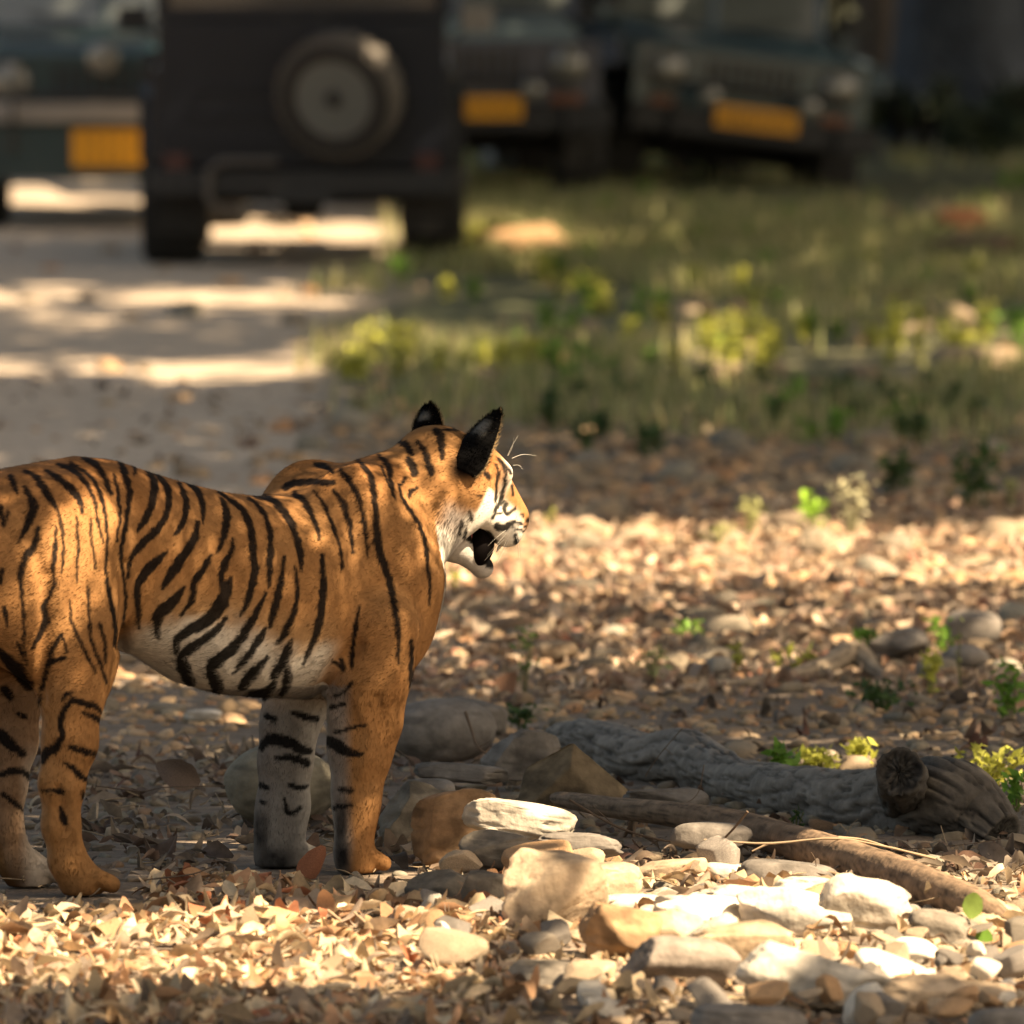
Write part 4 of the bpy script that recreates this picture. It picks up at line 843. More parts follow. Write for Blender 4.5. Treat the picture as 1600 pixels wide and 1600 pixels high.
TW = [
 ([(727, 1112), (738, 1145), (747, 1168), (775, 1188), (800, 1218)], 33.0, 5, 2.2, M_twig, [[(747, 1168), (765, 1158)], [(768, 1165), (790, 1195), (812, 1222)]], 'dark forked twig sticking up beside the smooth rounded boulder'),
 ([(1008, 1213), (1030, 1180), (1066, 1138)], 32.3, 1.8, 1.2, M_twig, [[(1040, 1170), (1052, 1180)]], 'thin straight stalk leaning over the grey trunk'),
 ([(288, 1143), (305, 1168), (330, 1190), (355, 1210)], 33.2, 2.0, 1.6, M_twig, [], 'thin bent twig between the hind and front legs'),
 ([(890, 1250), (960, 1290), (1030, 1312), (1100, 1318), (1180, 1312)], 30.8, 4, 2.5, M_twig, [[(960, 1290), (925, 1258)], [(1030, 1312), (1000, 1330)]], 'dark twig crossing from the cream slab towards the brown branch'),
 ([(1100, 1312), (1200, 1318), (1300, 1310), (1380, 1322), (1462, 1342)], 30.1, 3.2, 4.5, M_twigp, [[(1310, 1308), (1350, 1312), (1390, 1324)], [(1200, 1318), (1175, 1330)]], 'long pale twig with a broken knobbly end lying across the brown branch'),
 ([(1080, 1350), (1120, 1320), (1145, 1296), (1168, 1268)], 30.2, 3, 4.5, M_twig, [], 'short stubby twig pointing up at the left of the brown branch'),
 ([(1293, 1362), (1315, 1368), (1336, 1380)], 29.8, 5, 5, M_twigp, [], 'short broken pale stick below the long pale twig'),
 ([(1380, 1390), (1420, 1408), (1450, 1405), (1470, 1420), (1490, 1445)], 29.5, 2.4, 1.5, M_twigp, [], 'thin curled tendril hanging below the brown branch'),
 ([(1270, 1392), (1275, 1350), (1268, 1332)], 29.8, 2, 1.5, M_twig, [], 'thin upright stalk in front of the brown branch'),
 ([(820, 1430), (850, 1427), (880, 1442), (892, 1452)], 28.9, 5, 4, M_twigp, [], 'bent pale stick leaning on the tall tan boulder'),
 ([(885, 1520), (915, 1545), (940, 1575), (955, 1610)], 27.6, 7, 5, M_twigp, [], 'curved brown stick out of focus at the bottom of the rock pile'),
 ([(512, 1422), (540, 1445), (560, 1468)], 28.7, 5, 4, M_twigp, [], 'short pale stick standing in the sunlit litter'),
 ([(553, 1425), (580, 1450), (592, 1462)], 28.6, 4, 3, M_twigp, [], 'thin pale stick right of the short one in the sunlit litter'),
 ([(225, 1375), (300, 1366), (345, 1352), (352, 1388)], 29.6, 2.5, 2, M_twig, [[(300, 1366), (330, 1380)]], 'crooked dark twig on the litter right of the hind paw'),
 ([(600, 1148), (622, 1172), (640, 1185)], 32.6, 1.8, 1.3, M_twig, [], 'fine stalk rising from the stones behind the front leg'),
 ([(1100, 1195), (1090, 1240), (1060, 1262)], 31.6, 1.5, 1.2, M_twig, [], 'fine dry stem hanging down the side of the grey trunk'),
 ([(1320, 1310), (1330, 1290), (1340, 1280)], 31.1, 1.3, 1, M_twigp, [[(1325, 1300), (1310, 1285)]], 'small dry sprig in the shade under the grey trunk'),
 ([(1470, 1290), (1480, 1320), (1500, 1350), (1490, 1375)], 30.9, 1.6, 1.2, M_twigp, [[(1480, 1320), (1455, 1330)], [(1488, 1330), (1520, 1325)]], 'tangle of fine dry stems below the sawn knot'),
 ([(1380, 1330), (1440, 1325), (1520, 1318), (1580, 1308)], 30.6, 1.5, 1.2, M_twig, [], 'long thin root stretched under the end of the grey trunk'),
 ([(150, 1228), (220, 1236), (260, 1230), (352, 1228)], 31.6, 2.4, 1.8, M_twig, [], 'long thin twig lying flat on the shaded leaves between the legs'),
]
for pts, D, r0, r1, m, subs, lab in TW:
    mb = MB(); s_ = D/F_PX
    P = spline([at(a, b, D-.02*i) for i, (a, b) in enumerate(pts)], 16); rr = np.linspace(r0, r1, 16)*s_/2*(1+.18*rng.normal(0, 1, 16)*.6)
    mb.tube(P, rr, 7)
    for sp in subs: mb.tube(spline([at(a, b, D+.01) for a, b in sp], 8), np.linspace(r1, r1*.5, 8)*s_/2, 6)
    o = mb.build('twig', m, smooth=True); tag(o, lab, 'twig')
# ------------------------------------------------------------------ LEAF LITTER
def leafshape(seed, ns=5, nw=3, curl=1.0, wr=.34):
    r = np.random.default_rng(seed); V = []; c1 = r.normal(0, .9)*curl; c2 = r.normal(.0, .9)*curl; tw = r.normal(0, .6)*curl
    for i in range(ns+1):
        s = i/ns; wdt = wr*math.sin(math.pi*min(max(s*.93+.035, 0), 1))**.75*(1+.05*r.normal())
        for j in range(nw+1):
            t = (j/nw-.5)*2; x = (s-.5); y = t*wdt; z = c1*(x*x-.08) + c2*y*y*2.2 + tw*x*y*2 + .008*r.normal()
            V.append((x*(1-abs(c1)*.15), y*(1-abs(c2)*.35), z))
    n1 = nw+1; Fc = [[i*n1+j, i*n1+j+1, (i+1)*n1+j+1, (i+1)*n1+j] for i in range(ns) for j in range(nw)]
    return np.array(V), np.array(Fc)
LS = [leafshape(40+i, curl=(.7+.22*(i % 8)), wr=.17+.035*(i % 5), ns=6) for i in range(16)]
LC = np.array([[.44, .33, .20], [.36, .24, .13], [.26, .15, .08], [.50, .40, .27], [.32, .24, .17], [.36, .21, .12], [.22, .165, .12], [.47, .36, .23]])
def leafset(n, y0, y1, x0, x1, size, sd=.48):
    X, Y = scatter_px(n, y0, y1, x0, x1); return X, Y, np.exp(rng.normal(math.log(size), sd, n))
sets = [leafset(4000, 790, 1090, 560, 1800, .056), leafset(2900, 1395, 1625, -260, 830, .062), leafset(750, 1180, 1400, -100, 700, .055), leafset(1500, 1330, 1625, 700, 1800, .048), leafset(500, 1100, 1380, 600, 1750, .045), leafset(800, 800, 1110, 560, 1800, .055), leafset(200, 600, 800, -100, 1700, .07)]
LX, LY, LSz = [np.concatenate([s[i] for s in sets]) for i in range(3)]
k = ~inside_tiger(LX, LY, 1); LX, LY, LSz = LX[k], LY[k], LSz[k]
LSz = np.clip(LSz, .02, .105); n = len(LX); lpx, lpy = proj(np.stack([LX, LY, LX*0], -1)); pile = (lpx < 800) & (lpy > 1385)
LZ = gh(LX, LY) + .012 + rng.random(n)*np.where(pile, .030, .016)
lyaw = rng.uniform(0, 6.28, n); lt = rng.normal(0, .29, (n, 2)); up = rng.random(n) < .10; lt[up] *= 2.2
LRT = rot3(lyaw, lt[:, 0], lt[:, 1]); lw = rng.integers(0, 16, n); lci = rng.integers(0, 8, n); lcol = LC[lci]*(.6+.7*rng.random(n))[:, None]
red = rng.random(n) < .02; lcol[red] = np.array([.30, .12, .06]); shd = (lpy < 1390); lcol[shd] *= np.array([.60, .54, .48]); lcol[pile] *= 1.25; lcol[(lpy < 1100) & (lpy > 780)] *= np.array([2.1, 1.95, 1.7]); lcol[shd] = lcol[shd]*.6+lcol[shd].mean(1)[:, None]*.4  # leaf colours painted darker in shade and brighter in the sunlit strips
vis = (lpx > 0) & (lpx < 1600) & (lpy > 0) & (lpy < 1590); sc = np.where(vis, LSz/LY, 0); bigl = np.argsort(-sc)[:180]; isb = np.zeros(n, bool); isb[bigl] = True; m = ~isb
lp = np.stack([LX, LY, LZ], -1)
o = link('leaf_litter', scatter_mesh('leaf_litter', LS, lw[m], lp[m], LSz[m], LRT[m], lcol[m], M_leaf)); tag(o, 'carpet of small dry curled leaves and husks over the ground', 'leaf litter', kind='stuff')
lmesh = {}
for i in bigl:
    key = (lw[i], lci[i])
    if key not in lmesh: V, Fc = LS[lw[i]]; lmesh[key] = mkmesh('dry_leaf', V, Fc, LC[lci[i]]*(.9), mats=M_leaf)
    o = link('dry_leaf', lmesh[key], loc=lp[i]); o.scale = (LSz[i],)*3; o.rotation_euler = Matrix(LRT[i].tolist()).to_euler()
    tag(o, f"{['pale straw', 'light brown', 'dark brown', 'cream', 'dull brown', 'reddish brown', 'blackish brown', 'sandy'][lci[i]]} {['gently bent', 'curled', 'tightly curled'][min(2, (lw[i] % 8)//3)]} dry leaf {where(lpx[i], lpy[i])}", 'leaf', 'larger dry leaves in the litter')
HL = [((488, 1356), .085, (.24, .10, .055), 30.15, (20, -60, 10), 'reddish-brown broad leaf standing against the far front paw'),
      ((735, 845-90+600), .04, (.20, .09, .05), 29.9, (0, 80, 0), 'small dark leaf tip poking up left of the rock pile'),
      ((505, 1468), .055, (.42, .20, .07), 28.6, (10, -50, 30), 'orange leaf standing upright in the sunlit litter'),
      ((1245, 1410), .075, (.42, .24, .11), 29.2, (5, -35, 12), 'large orange-brown leaf draped over the sunlit rocks'),
      ((1366, 1392), .03, (.45, .22, .08), 29.4, (0, 70, 20), 'small orange leaf standing on the peaked white rock'),
      ((257, 1503), .06, (.34, .19, .10), 28.1, (0, 20, -10), 'flat brown leaf lying in the middle of the sunlit litter'),
      ((385, 1552), .065, (.30, .17, .09), 27.6, (10, -40, 20), 'brown leaf at the lower edge of the sunlit litter'),
      ((545, 1545), .05, (.28, .15, .08), 27.6, (0, -30, 10), 'dark curled leaf left of the big orange leaf near the bottom'),
      ((1510, 1350), .075, (.17, .10, .07), 30.4, (0, -10, 25), 'dark brown cupped leaf under the end of the grey trunk'),
      ((280, 1210), .10, (.16, .11, .08), 32.0, (0, 25, 8), 'large dark folded leaf on the shaded pebbles between the legs'),
      ((790, 1075), .08, (.20, .11, .07), 36.3, (0, -50, 30), 'dark triangular leaf standing on the stones right of the chest')]
for i, ((a, b), s_, c, D, (rx, ry, rz), lab) in enumerate(HL):
    V, Fc = leafshape(300+i, 8, 6, .7, .34); o = link('dry_leaf', mkmesh('dry_leaf', V, Fc, np.array(c), mats=M_leaf), loc=at(a, b, D)); o.scale = (s_*1.3,)*3
    o.rotation_euler = (R(90+rx), R(ry), R(rz)); tag(o, lab, 'leaf')

# loose straw and stem bits in the litter
Vs = []; Fs = []; b = 0
for i in range(420):
    X_, Y_ = scatter_px(1, 1390, 1620, -150, 1700) if i % 3 else scatter_px(1, 1120, 1400, -100, 700); a = rng.uniform(0, 6.28); L_ = rng.uniform(.03, .13); e_ = rng.normal(0, .22)
    p0 = np.array([X_[0], Y_[0], float(gh(X_[0], Y_[0]))+rng.uniform(.012, .035)]); d_ = np.array([math.cos(a)*math.cos(e_), math.sin(a)*math.cos(e_), math.sin(e_)])*L_
    V, Fc = tube_geo([p0-d_/2, p0+rng.normal(0, .004, 3), p0+d_/2], [.0018, .0016, .0008], 4); Vs += list(V); Fs += [tuple(q+b for q in f) for f in Fc]; b += len(V)
me = mkmesh('straw', Vs, Fs, np.tile([.36, .27, .17], (b, 1)), mats=M_leaf); o = link('straw', me); tag(o, 'thin dry stems and straw bits scattered through the leaf litter', 'straw', kind='stuff')
# ------------------------------------------------------------------ GRASS AND WEEDS
def blades(n, X, Y, hgt, wid, c0, c1, lean=.35):
    Z = gh(X, Y)-.01; a = rng.uniform(0, 6.28, n); h = hgt*(.5+.9*rng.random(n)); l = lean*h*(.3+rng.random(n))
    sx, sy = np.cos(a)*wid, np.sin(a)*wid; dx, dy = np.cos(a+1.3)*l, np.sin(a+1.3)*l
    V = np.stack([np.stack([X-sx, Y-sy, Z], -1), np.stack([X+sx, Y+sy, Z], -1), np.stack([X+dx*.35+sx*.7, Y+dy*.35+sy*.7, Z+h*.6], -1), np.stack([X+dx*.35-sx*.7, Y+dy*.35-sy*.7, Z+h*.6], -1), np.stack([X+dx, Y+dy, Z+h], -1)], 1).reshape(-1, 3)
    b = np.arange(n)[:, None]*5; T = np.vstack([b+[0, 1, 2], b+[0, 2, 3], b+[3, 2, 4]])
    t = rng.random(n)[:, None]; c = np.repeat(np.array(c0)*(1-t)+np.array(c1)*t, 5, 0); return V, T, c*(.7+.6*np.repeat(rng.random(n)[:, None], 5, 0))
n = 85000; X, Y = scatter_px(n, 250, 700, 420, 1900); px, py = proj(np.stack([X, Y, X*0], -1))
cl = fbm(X*.8, Y*.35, 1); k = rng.random(n) < sm2(px-130*(1-sm2(py, 415, 450)), 430, 640)*(1-.8*sm2(py, 560, 700))*sm2(cl, .34, .56); X, Y = X[k], Y[k]
V1, T1, C1 = blades(len(X), X, Y, .12, .007, (.20, .235, .08), (.42, .36, .18))
V1b, T1b, C1b = V1, T1, C1
o = link('grass', mkmesh('grass', V1b, T1b, C1b, smooth=False, mats=M_green)); tag(o, 'low green and straw grass growing over the verge behind the stony ground', 'grass', kind='stuff')
def leafquads(P, size, c, out=None, tilt=.8):
    n = len(P); d = rng.normal(0, 1, (n, 3)); d[:, 2] *= tilt; d /= np.linalg.norm(d, axis=1)[:, None]; e = np.cross(d, rng.normal(0, 1, (n, 3))); e /= np.linalg.norm(e, axis=1)[:, None]
    s = (size*(.6+.8*rng.random(n)))[:, None]; nn = np.cross(d, e)*s*.12
    V = np.stack([P-d*s, P-d*s*.1+e*s*.42+nn, P+d*s, P-d*s*.1-e*s*.42+nn], 1).reshape(-1, 3); Fc = (np.arange(n)[:, None]*4+[0, 1, 2, 3])
    return V, Fc, np.repeat(c, 4, 0)
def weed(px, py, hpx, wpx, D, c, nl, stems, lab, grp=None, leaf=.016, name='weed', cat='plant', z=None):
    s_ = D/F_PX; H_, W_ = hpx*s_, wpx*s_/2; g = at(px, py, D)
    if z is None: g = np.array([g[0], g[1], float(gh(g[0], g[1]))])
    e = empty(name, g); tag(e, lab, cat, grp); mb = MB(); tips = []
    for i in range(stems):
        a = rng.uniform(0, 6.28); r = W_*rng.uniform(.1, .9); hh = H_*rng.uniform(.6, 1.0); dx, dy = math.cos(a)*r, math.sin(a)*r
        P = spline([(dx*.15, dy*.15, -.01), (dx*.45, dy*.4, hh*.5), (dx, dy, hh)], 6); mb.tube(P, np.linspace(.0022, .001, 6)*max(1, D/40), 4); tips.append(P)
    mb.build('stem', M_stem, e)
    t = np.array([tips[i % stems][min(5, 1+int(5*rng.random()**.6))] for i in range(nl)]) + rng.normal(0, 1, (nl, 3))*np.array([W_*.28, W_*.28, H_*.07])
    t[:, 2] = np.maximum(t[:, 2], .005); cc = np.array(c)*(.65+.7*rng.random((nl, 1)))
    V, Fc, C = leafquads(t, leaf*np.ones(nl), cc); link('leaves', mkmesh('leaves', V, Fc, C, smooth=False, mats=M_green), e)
    return e
M_stem = flat('plant_stem', (.14, .13, .05), .7)
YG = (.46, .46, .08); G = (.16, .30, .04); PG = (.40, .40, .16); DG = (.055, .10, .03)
NEAR = [
 (1330, 838, 92, 62, 43.8, (.62, .58, .36), 110, 9, 'pale dried bushy weed with bud-like tips standing highest at the edge of the sunlit stones', .012),
 (1272, 842, 78, 50, 43.6, (.30, .50, .05), 70, 5, 'bright green weed immediately left of the pale bushy one', .018),
 (1172, 838, 62, 60, 43.8, PG, 70, 6, 'yellowish low weed among the sunlit stones left of the bright green one', .014),
 (1120, 850, 40, 46, 43.2, PG, 45, 5, 'small faded weed left of the yellowish low one', .012),
 (1400, 770, 70, 60, 46.4, DG, 80, 5, 'dark green bushy weed in the shade behind the sunlit stones', .024),
 (1520, 795, 110, 110, 45.4, DG, 130, 8, 'large dark green weed at the right in the shade', .026),
 (1580, 790, 50, 30, 45.6, PG, 26, 3, 'pale flower heads at the right edge above the sunlit stones', .016),
 (860, 828, 30, 24, 44.5, YG, 14, 3, 'tiny yellow sprig beside the muzzle', .012),
 (706, 918, 30, 26, 41.0, YG, 14, 2, 'tiny yellow-green sprig below the throat', .014),
 (812, 1140, 40, 70, 35.0, DG, 60, 4, 'dark green seedling behind the grey rocks', .016),
 (820, 1080, 110, 50, 36.4, (.14, .19, .05), 44, 5, 'tall thin green seedling right of the chest', .013),
 (1020, 1060, 60, 60, 36.8, PG, 60, 5, 'faded yellow-green weed in the middle of the stony field', .013),
 (1148, 1045, 50, 30, 37.2, YG, 28, 4, 'yellow-green sprig behind the small pale sunlit stone', .014),
 (1242, 1055, 52, 90, 37.0, YG, 34, 5, 'bright yellow-green low plant in front of the pale root', .020),
 (1370, 1020, 40, 60, 37.9, G, 60, 4, 'green leafy plant left of the tan-grey rock', .016),
 (1475, 1025, 60, 60, 37.7, G, 60, 5, 'green leafy plant between the two rocks at the right', .016),
 (1452, 1075, 90, 50, 36.2, YG, 26, 4, 'thin stalk with broad yellow-green leaves in front of the round rocks', .022),
 (1502, 1085, 120, 20, 36.0, PG, 8, 4, 'bunch of tall bare thin stalks right of the broad-leaved stalk', .010),
 (1080, 1005, 40, 70, 38.3, G, 50, 4, 'low green weed above the faded one in the stony field', .014),
 (1580, 1130, 90, 70, 35.2, G, 80, 5, 'leafy green weed at the right edge behind the trunk', .018),
 (1370, 1120, 50, 110, 35.6, DG, 90, 5, 'dark green low plant in the shade behind the trunk', .018),
 (1225, 1215, 50, 60, 33.2, G, 60, 4, 'green leafy sprig just behind the middle of the trunk', .020),
 (1285, 1208, 40, 90, 33.4, YG, 110, 6, 'sunlit yellow-green ground plant behind the trunk left of the knot', .015),
 (1345, 1205, 44, 60, 33.5, YG, 80, 5, 'sunlit yellow-green leaves touching the left of the sawn knot', .015),
 (1545, 1235, 60, 110, 32.9, YG, 150, 7, 'sunlit yellow-green plants right of the sawn knot', .015),
 (1590, 1275, 60, 60, 32.2, G, 50, 4, 'green leaves at the right edge beyond the end of the trunk', .018),
 (1245, 1290, 46, 30, 31.5, DG, 16, 3, 'little shaded sprig growing in front of the grey trunk', .013),
]
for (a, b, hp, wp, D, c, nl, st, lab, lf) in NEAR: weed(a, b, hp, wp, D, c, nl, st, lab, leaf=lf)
# sapling hanging at the lower right
e = empty('sapling', at(1510, 1560, 28.3)); tag(e, 'green seedling with four broad leaves hanging in the lower right foreground', 'plant')
s_ = 28.3/F_PX; org = at(1510, 1560, 28.3)
MB().tube(spline([at(a, b, 28.3)-org for a, b in ((1512, 1575), (1510, 1520), (1512, 1470), (1520, 1400))], 10), .0012, 5).build('stem', M_stem, e)
for (a, b, w_, h_, rz, lc) in ((1520, 1415, 34, 44, 8, (.20, .28, .06)), (1538, 1465, 26, 46, -30, (.18, .34, .05)), (1515, 1500, 34, 56, 4, (.07, .12, .04)), (1532, 1505, 22, 42, -14, (.30, .44, .07))):
    V, Fc = leafshape(int(a), 8, 4, .3, .36); V = V[:, [1, 2, 0]]*np.array([w_*s_/.72, h_*s_*.7, h_*s_]); Rm = np.array(Matrix.Rotation(R(rz), 3, 'Y'))
    link('leaf', mkmesh('leaf', V@Rm.T + at(a, b, 28.25)-org, Fc, np.array(lc), mats=M_green), e)
wg = 'yellow-green weeds scattered over the verge'
r2 = np.random.default_rng(5)
def vw(x, y):
    h = 'beside the track' if x < 600 else 'beyond the head' if x < 850 else 'right of centre' if x < 1100 else 'far right of centre' if x < 1350 else 'near the right edge'
    v = 'by the jeeps' if y < 360 else 'on the far verge' if y < 480 else 'on the near verge' if y < 600 else 'at the edge of the stones'
    return f'{v}, {h}'
sp = []
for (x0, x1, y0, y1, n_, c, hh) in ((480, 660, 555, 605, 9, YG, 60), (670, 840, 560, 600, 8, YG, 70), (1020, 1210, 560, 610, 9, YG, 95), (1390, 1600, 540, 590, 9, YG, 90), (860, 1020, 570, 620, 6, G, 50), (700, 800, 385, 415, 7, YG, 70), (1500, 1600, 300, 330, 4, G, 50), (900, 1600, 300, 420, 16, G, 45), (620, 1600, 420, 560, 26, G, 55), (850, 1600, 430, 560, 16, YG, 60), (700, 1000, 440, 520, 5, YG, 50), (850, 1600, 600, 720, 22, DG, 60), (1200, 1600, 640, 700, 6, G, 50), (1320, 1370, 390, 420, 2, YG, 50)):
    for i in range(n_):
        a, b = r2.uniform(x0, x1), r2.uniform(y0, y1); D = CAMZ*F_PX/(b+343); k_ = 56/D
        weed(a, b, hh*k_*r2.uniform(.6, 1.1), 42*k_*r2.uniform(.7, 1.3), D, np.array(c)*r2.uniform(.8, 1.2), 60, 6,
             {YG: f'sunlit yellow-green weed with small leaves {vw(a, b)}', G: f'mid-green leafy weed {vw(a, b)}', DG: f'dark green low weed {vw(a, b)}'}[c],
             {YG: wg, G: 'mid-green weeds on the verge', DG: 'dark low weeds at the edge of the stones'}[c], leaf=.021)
# pale root in the stony field
V, Fc, C, P, rad, T = limb([(1040, 1078, 36.4, 5), (1120, 1072, 36.5, 9), (1220, 1060, 36.7, 10), (1290, 1040, 36.9, 16), (1335, 1020, 37.0, 20), (1370, 1050, 36.9, 12), (1400, 1068, 36.7, 7)], 90, 24, 31, .05, (.30, .235, .165), .12)
o = link('exposed_root', mkmesh('exposed_root', V, Fc, C, mats=M_wood)); tag(o, 'pale arched root lying across the stony field right of centre', 'root')
# ------------------------------------------------------------------ FAR TREES AND THICKET
def bush(cx, D, wm, hm, n, c, lab, size=.07, grp=None, base=0.0):
    x = (cx-800)/F_PX*D; e = empty('thicket_bush', (x, D, 0)); tag(e, lab, 'bush', grp)
    mb = MB()
    for i in range(6):
        a = rng.uniform(0, 6.28); mb.tube([(0.1*math.cos(a), .1*math.sin(a), -.05), (wm*.2*math.cos(a), wm*.2*math.sin(a), hm*.5), (wm*.4*math.cos(a+.3), wm*.3*math.sin(a), hm*.85)], [.03, .02, .008], 5)
    mb.build('stem', M_trunk, e)
    nc = max(8, n//60); cc = rng.normal(0, .5, (nc, 3))*np.array([wm*.42, wm*.3, hm*.30]) + np.array([0, 0, hm*.48]); k_ = rng.integers(0, nc, n)
    P = cc[k_] + rng.normal(0, 1, (n, 3))*np.array([.14, .14, .12])*hm*.55; P[:, 2] = np.abs(P[:, 2]-base)+base
    V, Fc, C = leafquads(P, size*np.ones(n), np.array(c)*(.5+.5*rng.random((nc, 1))[k_]+.4*rng.random((n, 1)))); link('leaves', mkmesh('leaves', V, Fc, C, smooth=False, mats=M_canopy), e)
M_trunk = colmat('tree_trunk', .95, 4, .4, .9, .04)
def trunk(cx, D, r, h, c, lab, seed, lean=0.0, limbs=3, name='tree'):
    x = (cx-800)/F_PX*D; e = empty(name, (x, D, 0)); tag(e, lab, 'tree'); ring, n = 40, 40; V = []; C = []
    for i in range(n):
        t = i/(n-1); z = t*h-.1; a = np.linspace(0, 2*np.pi, ring, endpoint=False); rr = r*(1-.45*t)*(1+.5*math.exp(-z*2.2)*(.6+.5*np.sin(a*5+seed)))
        rr = rr*(1+.06*np.abs(np.sin(a*9+seed+fbm(np.cos(a), np.sin(a), z)*6)) + .10*(fbm(np.cos(a)*2+seed, np.sin(a)*2, z*.9)-.4))
        V.append(np.stack([lean*z+rr*np.cos(a), rr*np.sin(a), np.full(ring, z)], -1)); C.append(np.array(c)*(.7+.6*fbm(np.cos(a)*3+seed, np.sin(a)*3, z*1.5))[:, None])
    Fc = np.array([[i*ring+j, i*ring+(j+1) % ring, (i+1)*ring+(j+1) % ring, (i+1)*ring+j] for i in range(n-1) for j in range(ring)])
    link('trunk', mkmesh('trunk', np.vstack(V), Fc, np.vstack(C), mats=M_trunk), e)
    P = rng.normal(0, 1, (1400, 3)); P /= np.linalg.norm(P, axis=1)[:, None]; cl_ = rng.normal(0, 1, (26, 3))*np.array([1.5, 1.5, .9])+np.array([lean*h, 0, h+.6]); P = cl_[rng.integers(0, 26, 1400)]+P*rng.random((1400, 1))*.9
    V, F2, C2 = leafquads(P, .16*np.ones(1400), np.array([.06, .09, .03])*(.6+.8*rng.random((1400, 1)))); link('crown', mkmesh('crown', V, F2, C2, smooth=False, mats=M_canopy), e)
    mb = MB()
    for i in range(limbs+2):
        a = rng.uniform(0, 6.28); mb.tube([(lean*h*.75, 0, h*.75), (lean*h+.6*math.cos(a), .6*math.sin(a), h*.9), (lean*h+1.5*math.cos(a), 1.5*math.sin(a), h+.9)], [r*.4, r*.25, r*.08], 7)
    mb.build('limb', M_trunk, e)
trunk(1372, 96, .15, 6.5, (.075, .062, .052), 'slender dark trunk just right of the green jeep', 3)
trunk(1500, 93, .42, 7.5, (.050, .058, .072), 'massive dark tree trunk filling the upper right corner', 7)
trunk(1640, 97, .30, 7.5, (.05, .056, .066), 'dark tree trunk cut by the right edge behind the massive one', 12)
trunk(948, 92, .12, 6.0, (.10, .085, .07), 'grey-brown tree trunk rising between the two right-hand jeeps', 17, .03)
trunk(270, 112, .3, 7.5, (.04, .04, .04), 'dark trunk far behind the jeeps on the left', 21)
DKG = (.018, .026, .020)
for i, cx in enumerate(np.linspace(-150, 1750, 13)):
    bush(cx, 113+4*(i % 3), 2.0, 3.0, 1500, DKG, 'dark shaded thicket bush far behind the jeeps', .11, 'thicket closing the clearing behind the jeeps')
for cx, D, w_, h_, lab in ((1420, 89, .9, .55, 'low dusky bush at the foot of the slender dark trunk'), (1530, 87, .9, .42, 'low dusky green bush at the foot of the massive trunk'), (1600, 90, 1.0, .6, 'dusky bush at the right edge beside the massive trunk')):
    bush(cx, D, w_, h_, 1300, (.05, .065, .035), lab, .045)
# ------------------------------------------------------------------ JEEPS
M_tyre = flat('tyre_rubber', (.022, .021, .02), .85); M_tyred = flat('dusty_tyre', (.10, .088, .075), .9); M_rim = flat('rim_paint', (.10, .105, .10), .6, .0)
M_glass = flat('window_glass', (.03, .035, .04), .08, 0, .6, .5); M_lamp = flat('lamp_glass', (.12, .115, .10), .12, 0, .6, .8); M_amber = flat('amber_lens', (.16, .05, .015), .4); M_red = flat('red_lens', (.05, .012, .010), .4)
M_plate = flat('yellow_plate', (.66, .30, .010), .5); M_mark = flat('plate_marks', (.20, .09, .01), .6); M_blk = flat('black_trim', (.015, .015, .016), .6); M_chrome = flat('dull_steel', (.26, .235, .21), .5, .2)
M_screen = flat('windscreen_reflection', (.09, .10, .095), .2, 0, .6, .5)  # paler glass colour stands in for its bright reflection
M_guard = flat('guard_steel', (.07, .062, .055), .6)
M_under = flat('underbody', (.02, .018, .016), .9)
def wheel(parent, x, y, r=.345, wd=.205, name='wheel', axis=(1, 0, 0), rimside=1, dusty=False):
    prof = [(-wd/2, r*.62), (-wd/2, r*.9), (-wd/2+.03, r*.98), (-wd/4, r), (wd/4, r), (wd/2-.03, r*.98), (wd/2, r*.9), (wd/2, r*.62)]
    c = (x, y, r) if not isinstance(x, tuple) else x
    mb = MB(); mb.lathe(c, axis, prof, 36)
    a_ = Vector(axis).normalized(); q = a_.to_track_quat('Z', 'Y').to_matrix()
    for i in range(24):                       # tread lugs
        t = 2*math.pi*i/24; p = q @ Vector((math.cos(t)*r, math.sin(t)*r, 0)); m_ = q @ Matrix.Rotation(t, 3, 'Z')
        V = [m_ @ Vector((r-.012+dx*.020, dy*.026, dz*wd*.42)) + Vector(c) for dx in (0, 1) for dy in (-1, 1) for dz in (-1, 1)]
        mb.add(V, [(0, 1, 3, 2), (4, 6, 7, 5), (0, 4, 5, 1), (2, 3, 7, 6), (0, 2, 6, 4), (1, 5, 7, 3)])
    w_ = mb.build(name, M_tyred if dusty else M_tyre, parent, smooth=True)
    s = rimside; rp = [(-wd/2*1.02, r*.63), (-wd/2*.9, r*.60), (-wd/2*.4, r*.50), (-wd/2*.35, r*.30), (-wd/2*.7, r*.24), (-wd/2*.7, r*.15), (-wd/2*1.0, r*.13), (-wd/2*1.0, r*.001)]
    rp = [(h*(-s), q_) for h, q_ in rp]
    rr = MB(); rr.lathe(c, axis, rp, 30)
    rr.build('rim', M_rim, w_, smooth=True)
    hub = MB(); hub.lathe(Vector(c)+a_*(s*wd*.36), a_, [(0, r*.17), (s*.03, r*.15), (s*.05, r*.10)], 16); hub.build('hub', M_blk, w_)
    for i in range(5):
        t = 2*math.pi*i/5; p = Vector(c)+a_*(s*wd*.30)+q @ Vector((math.cos(t)*r*.36, math.sin(t)*r*.36, 0)); b_ = MB(); b_.lathe(p, a_, [(0, .013), (s*.02, .011)], 6); b_.build('wheel_nut', M_chrome, w_)
    return w_
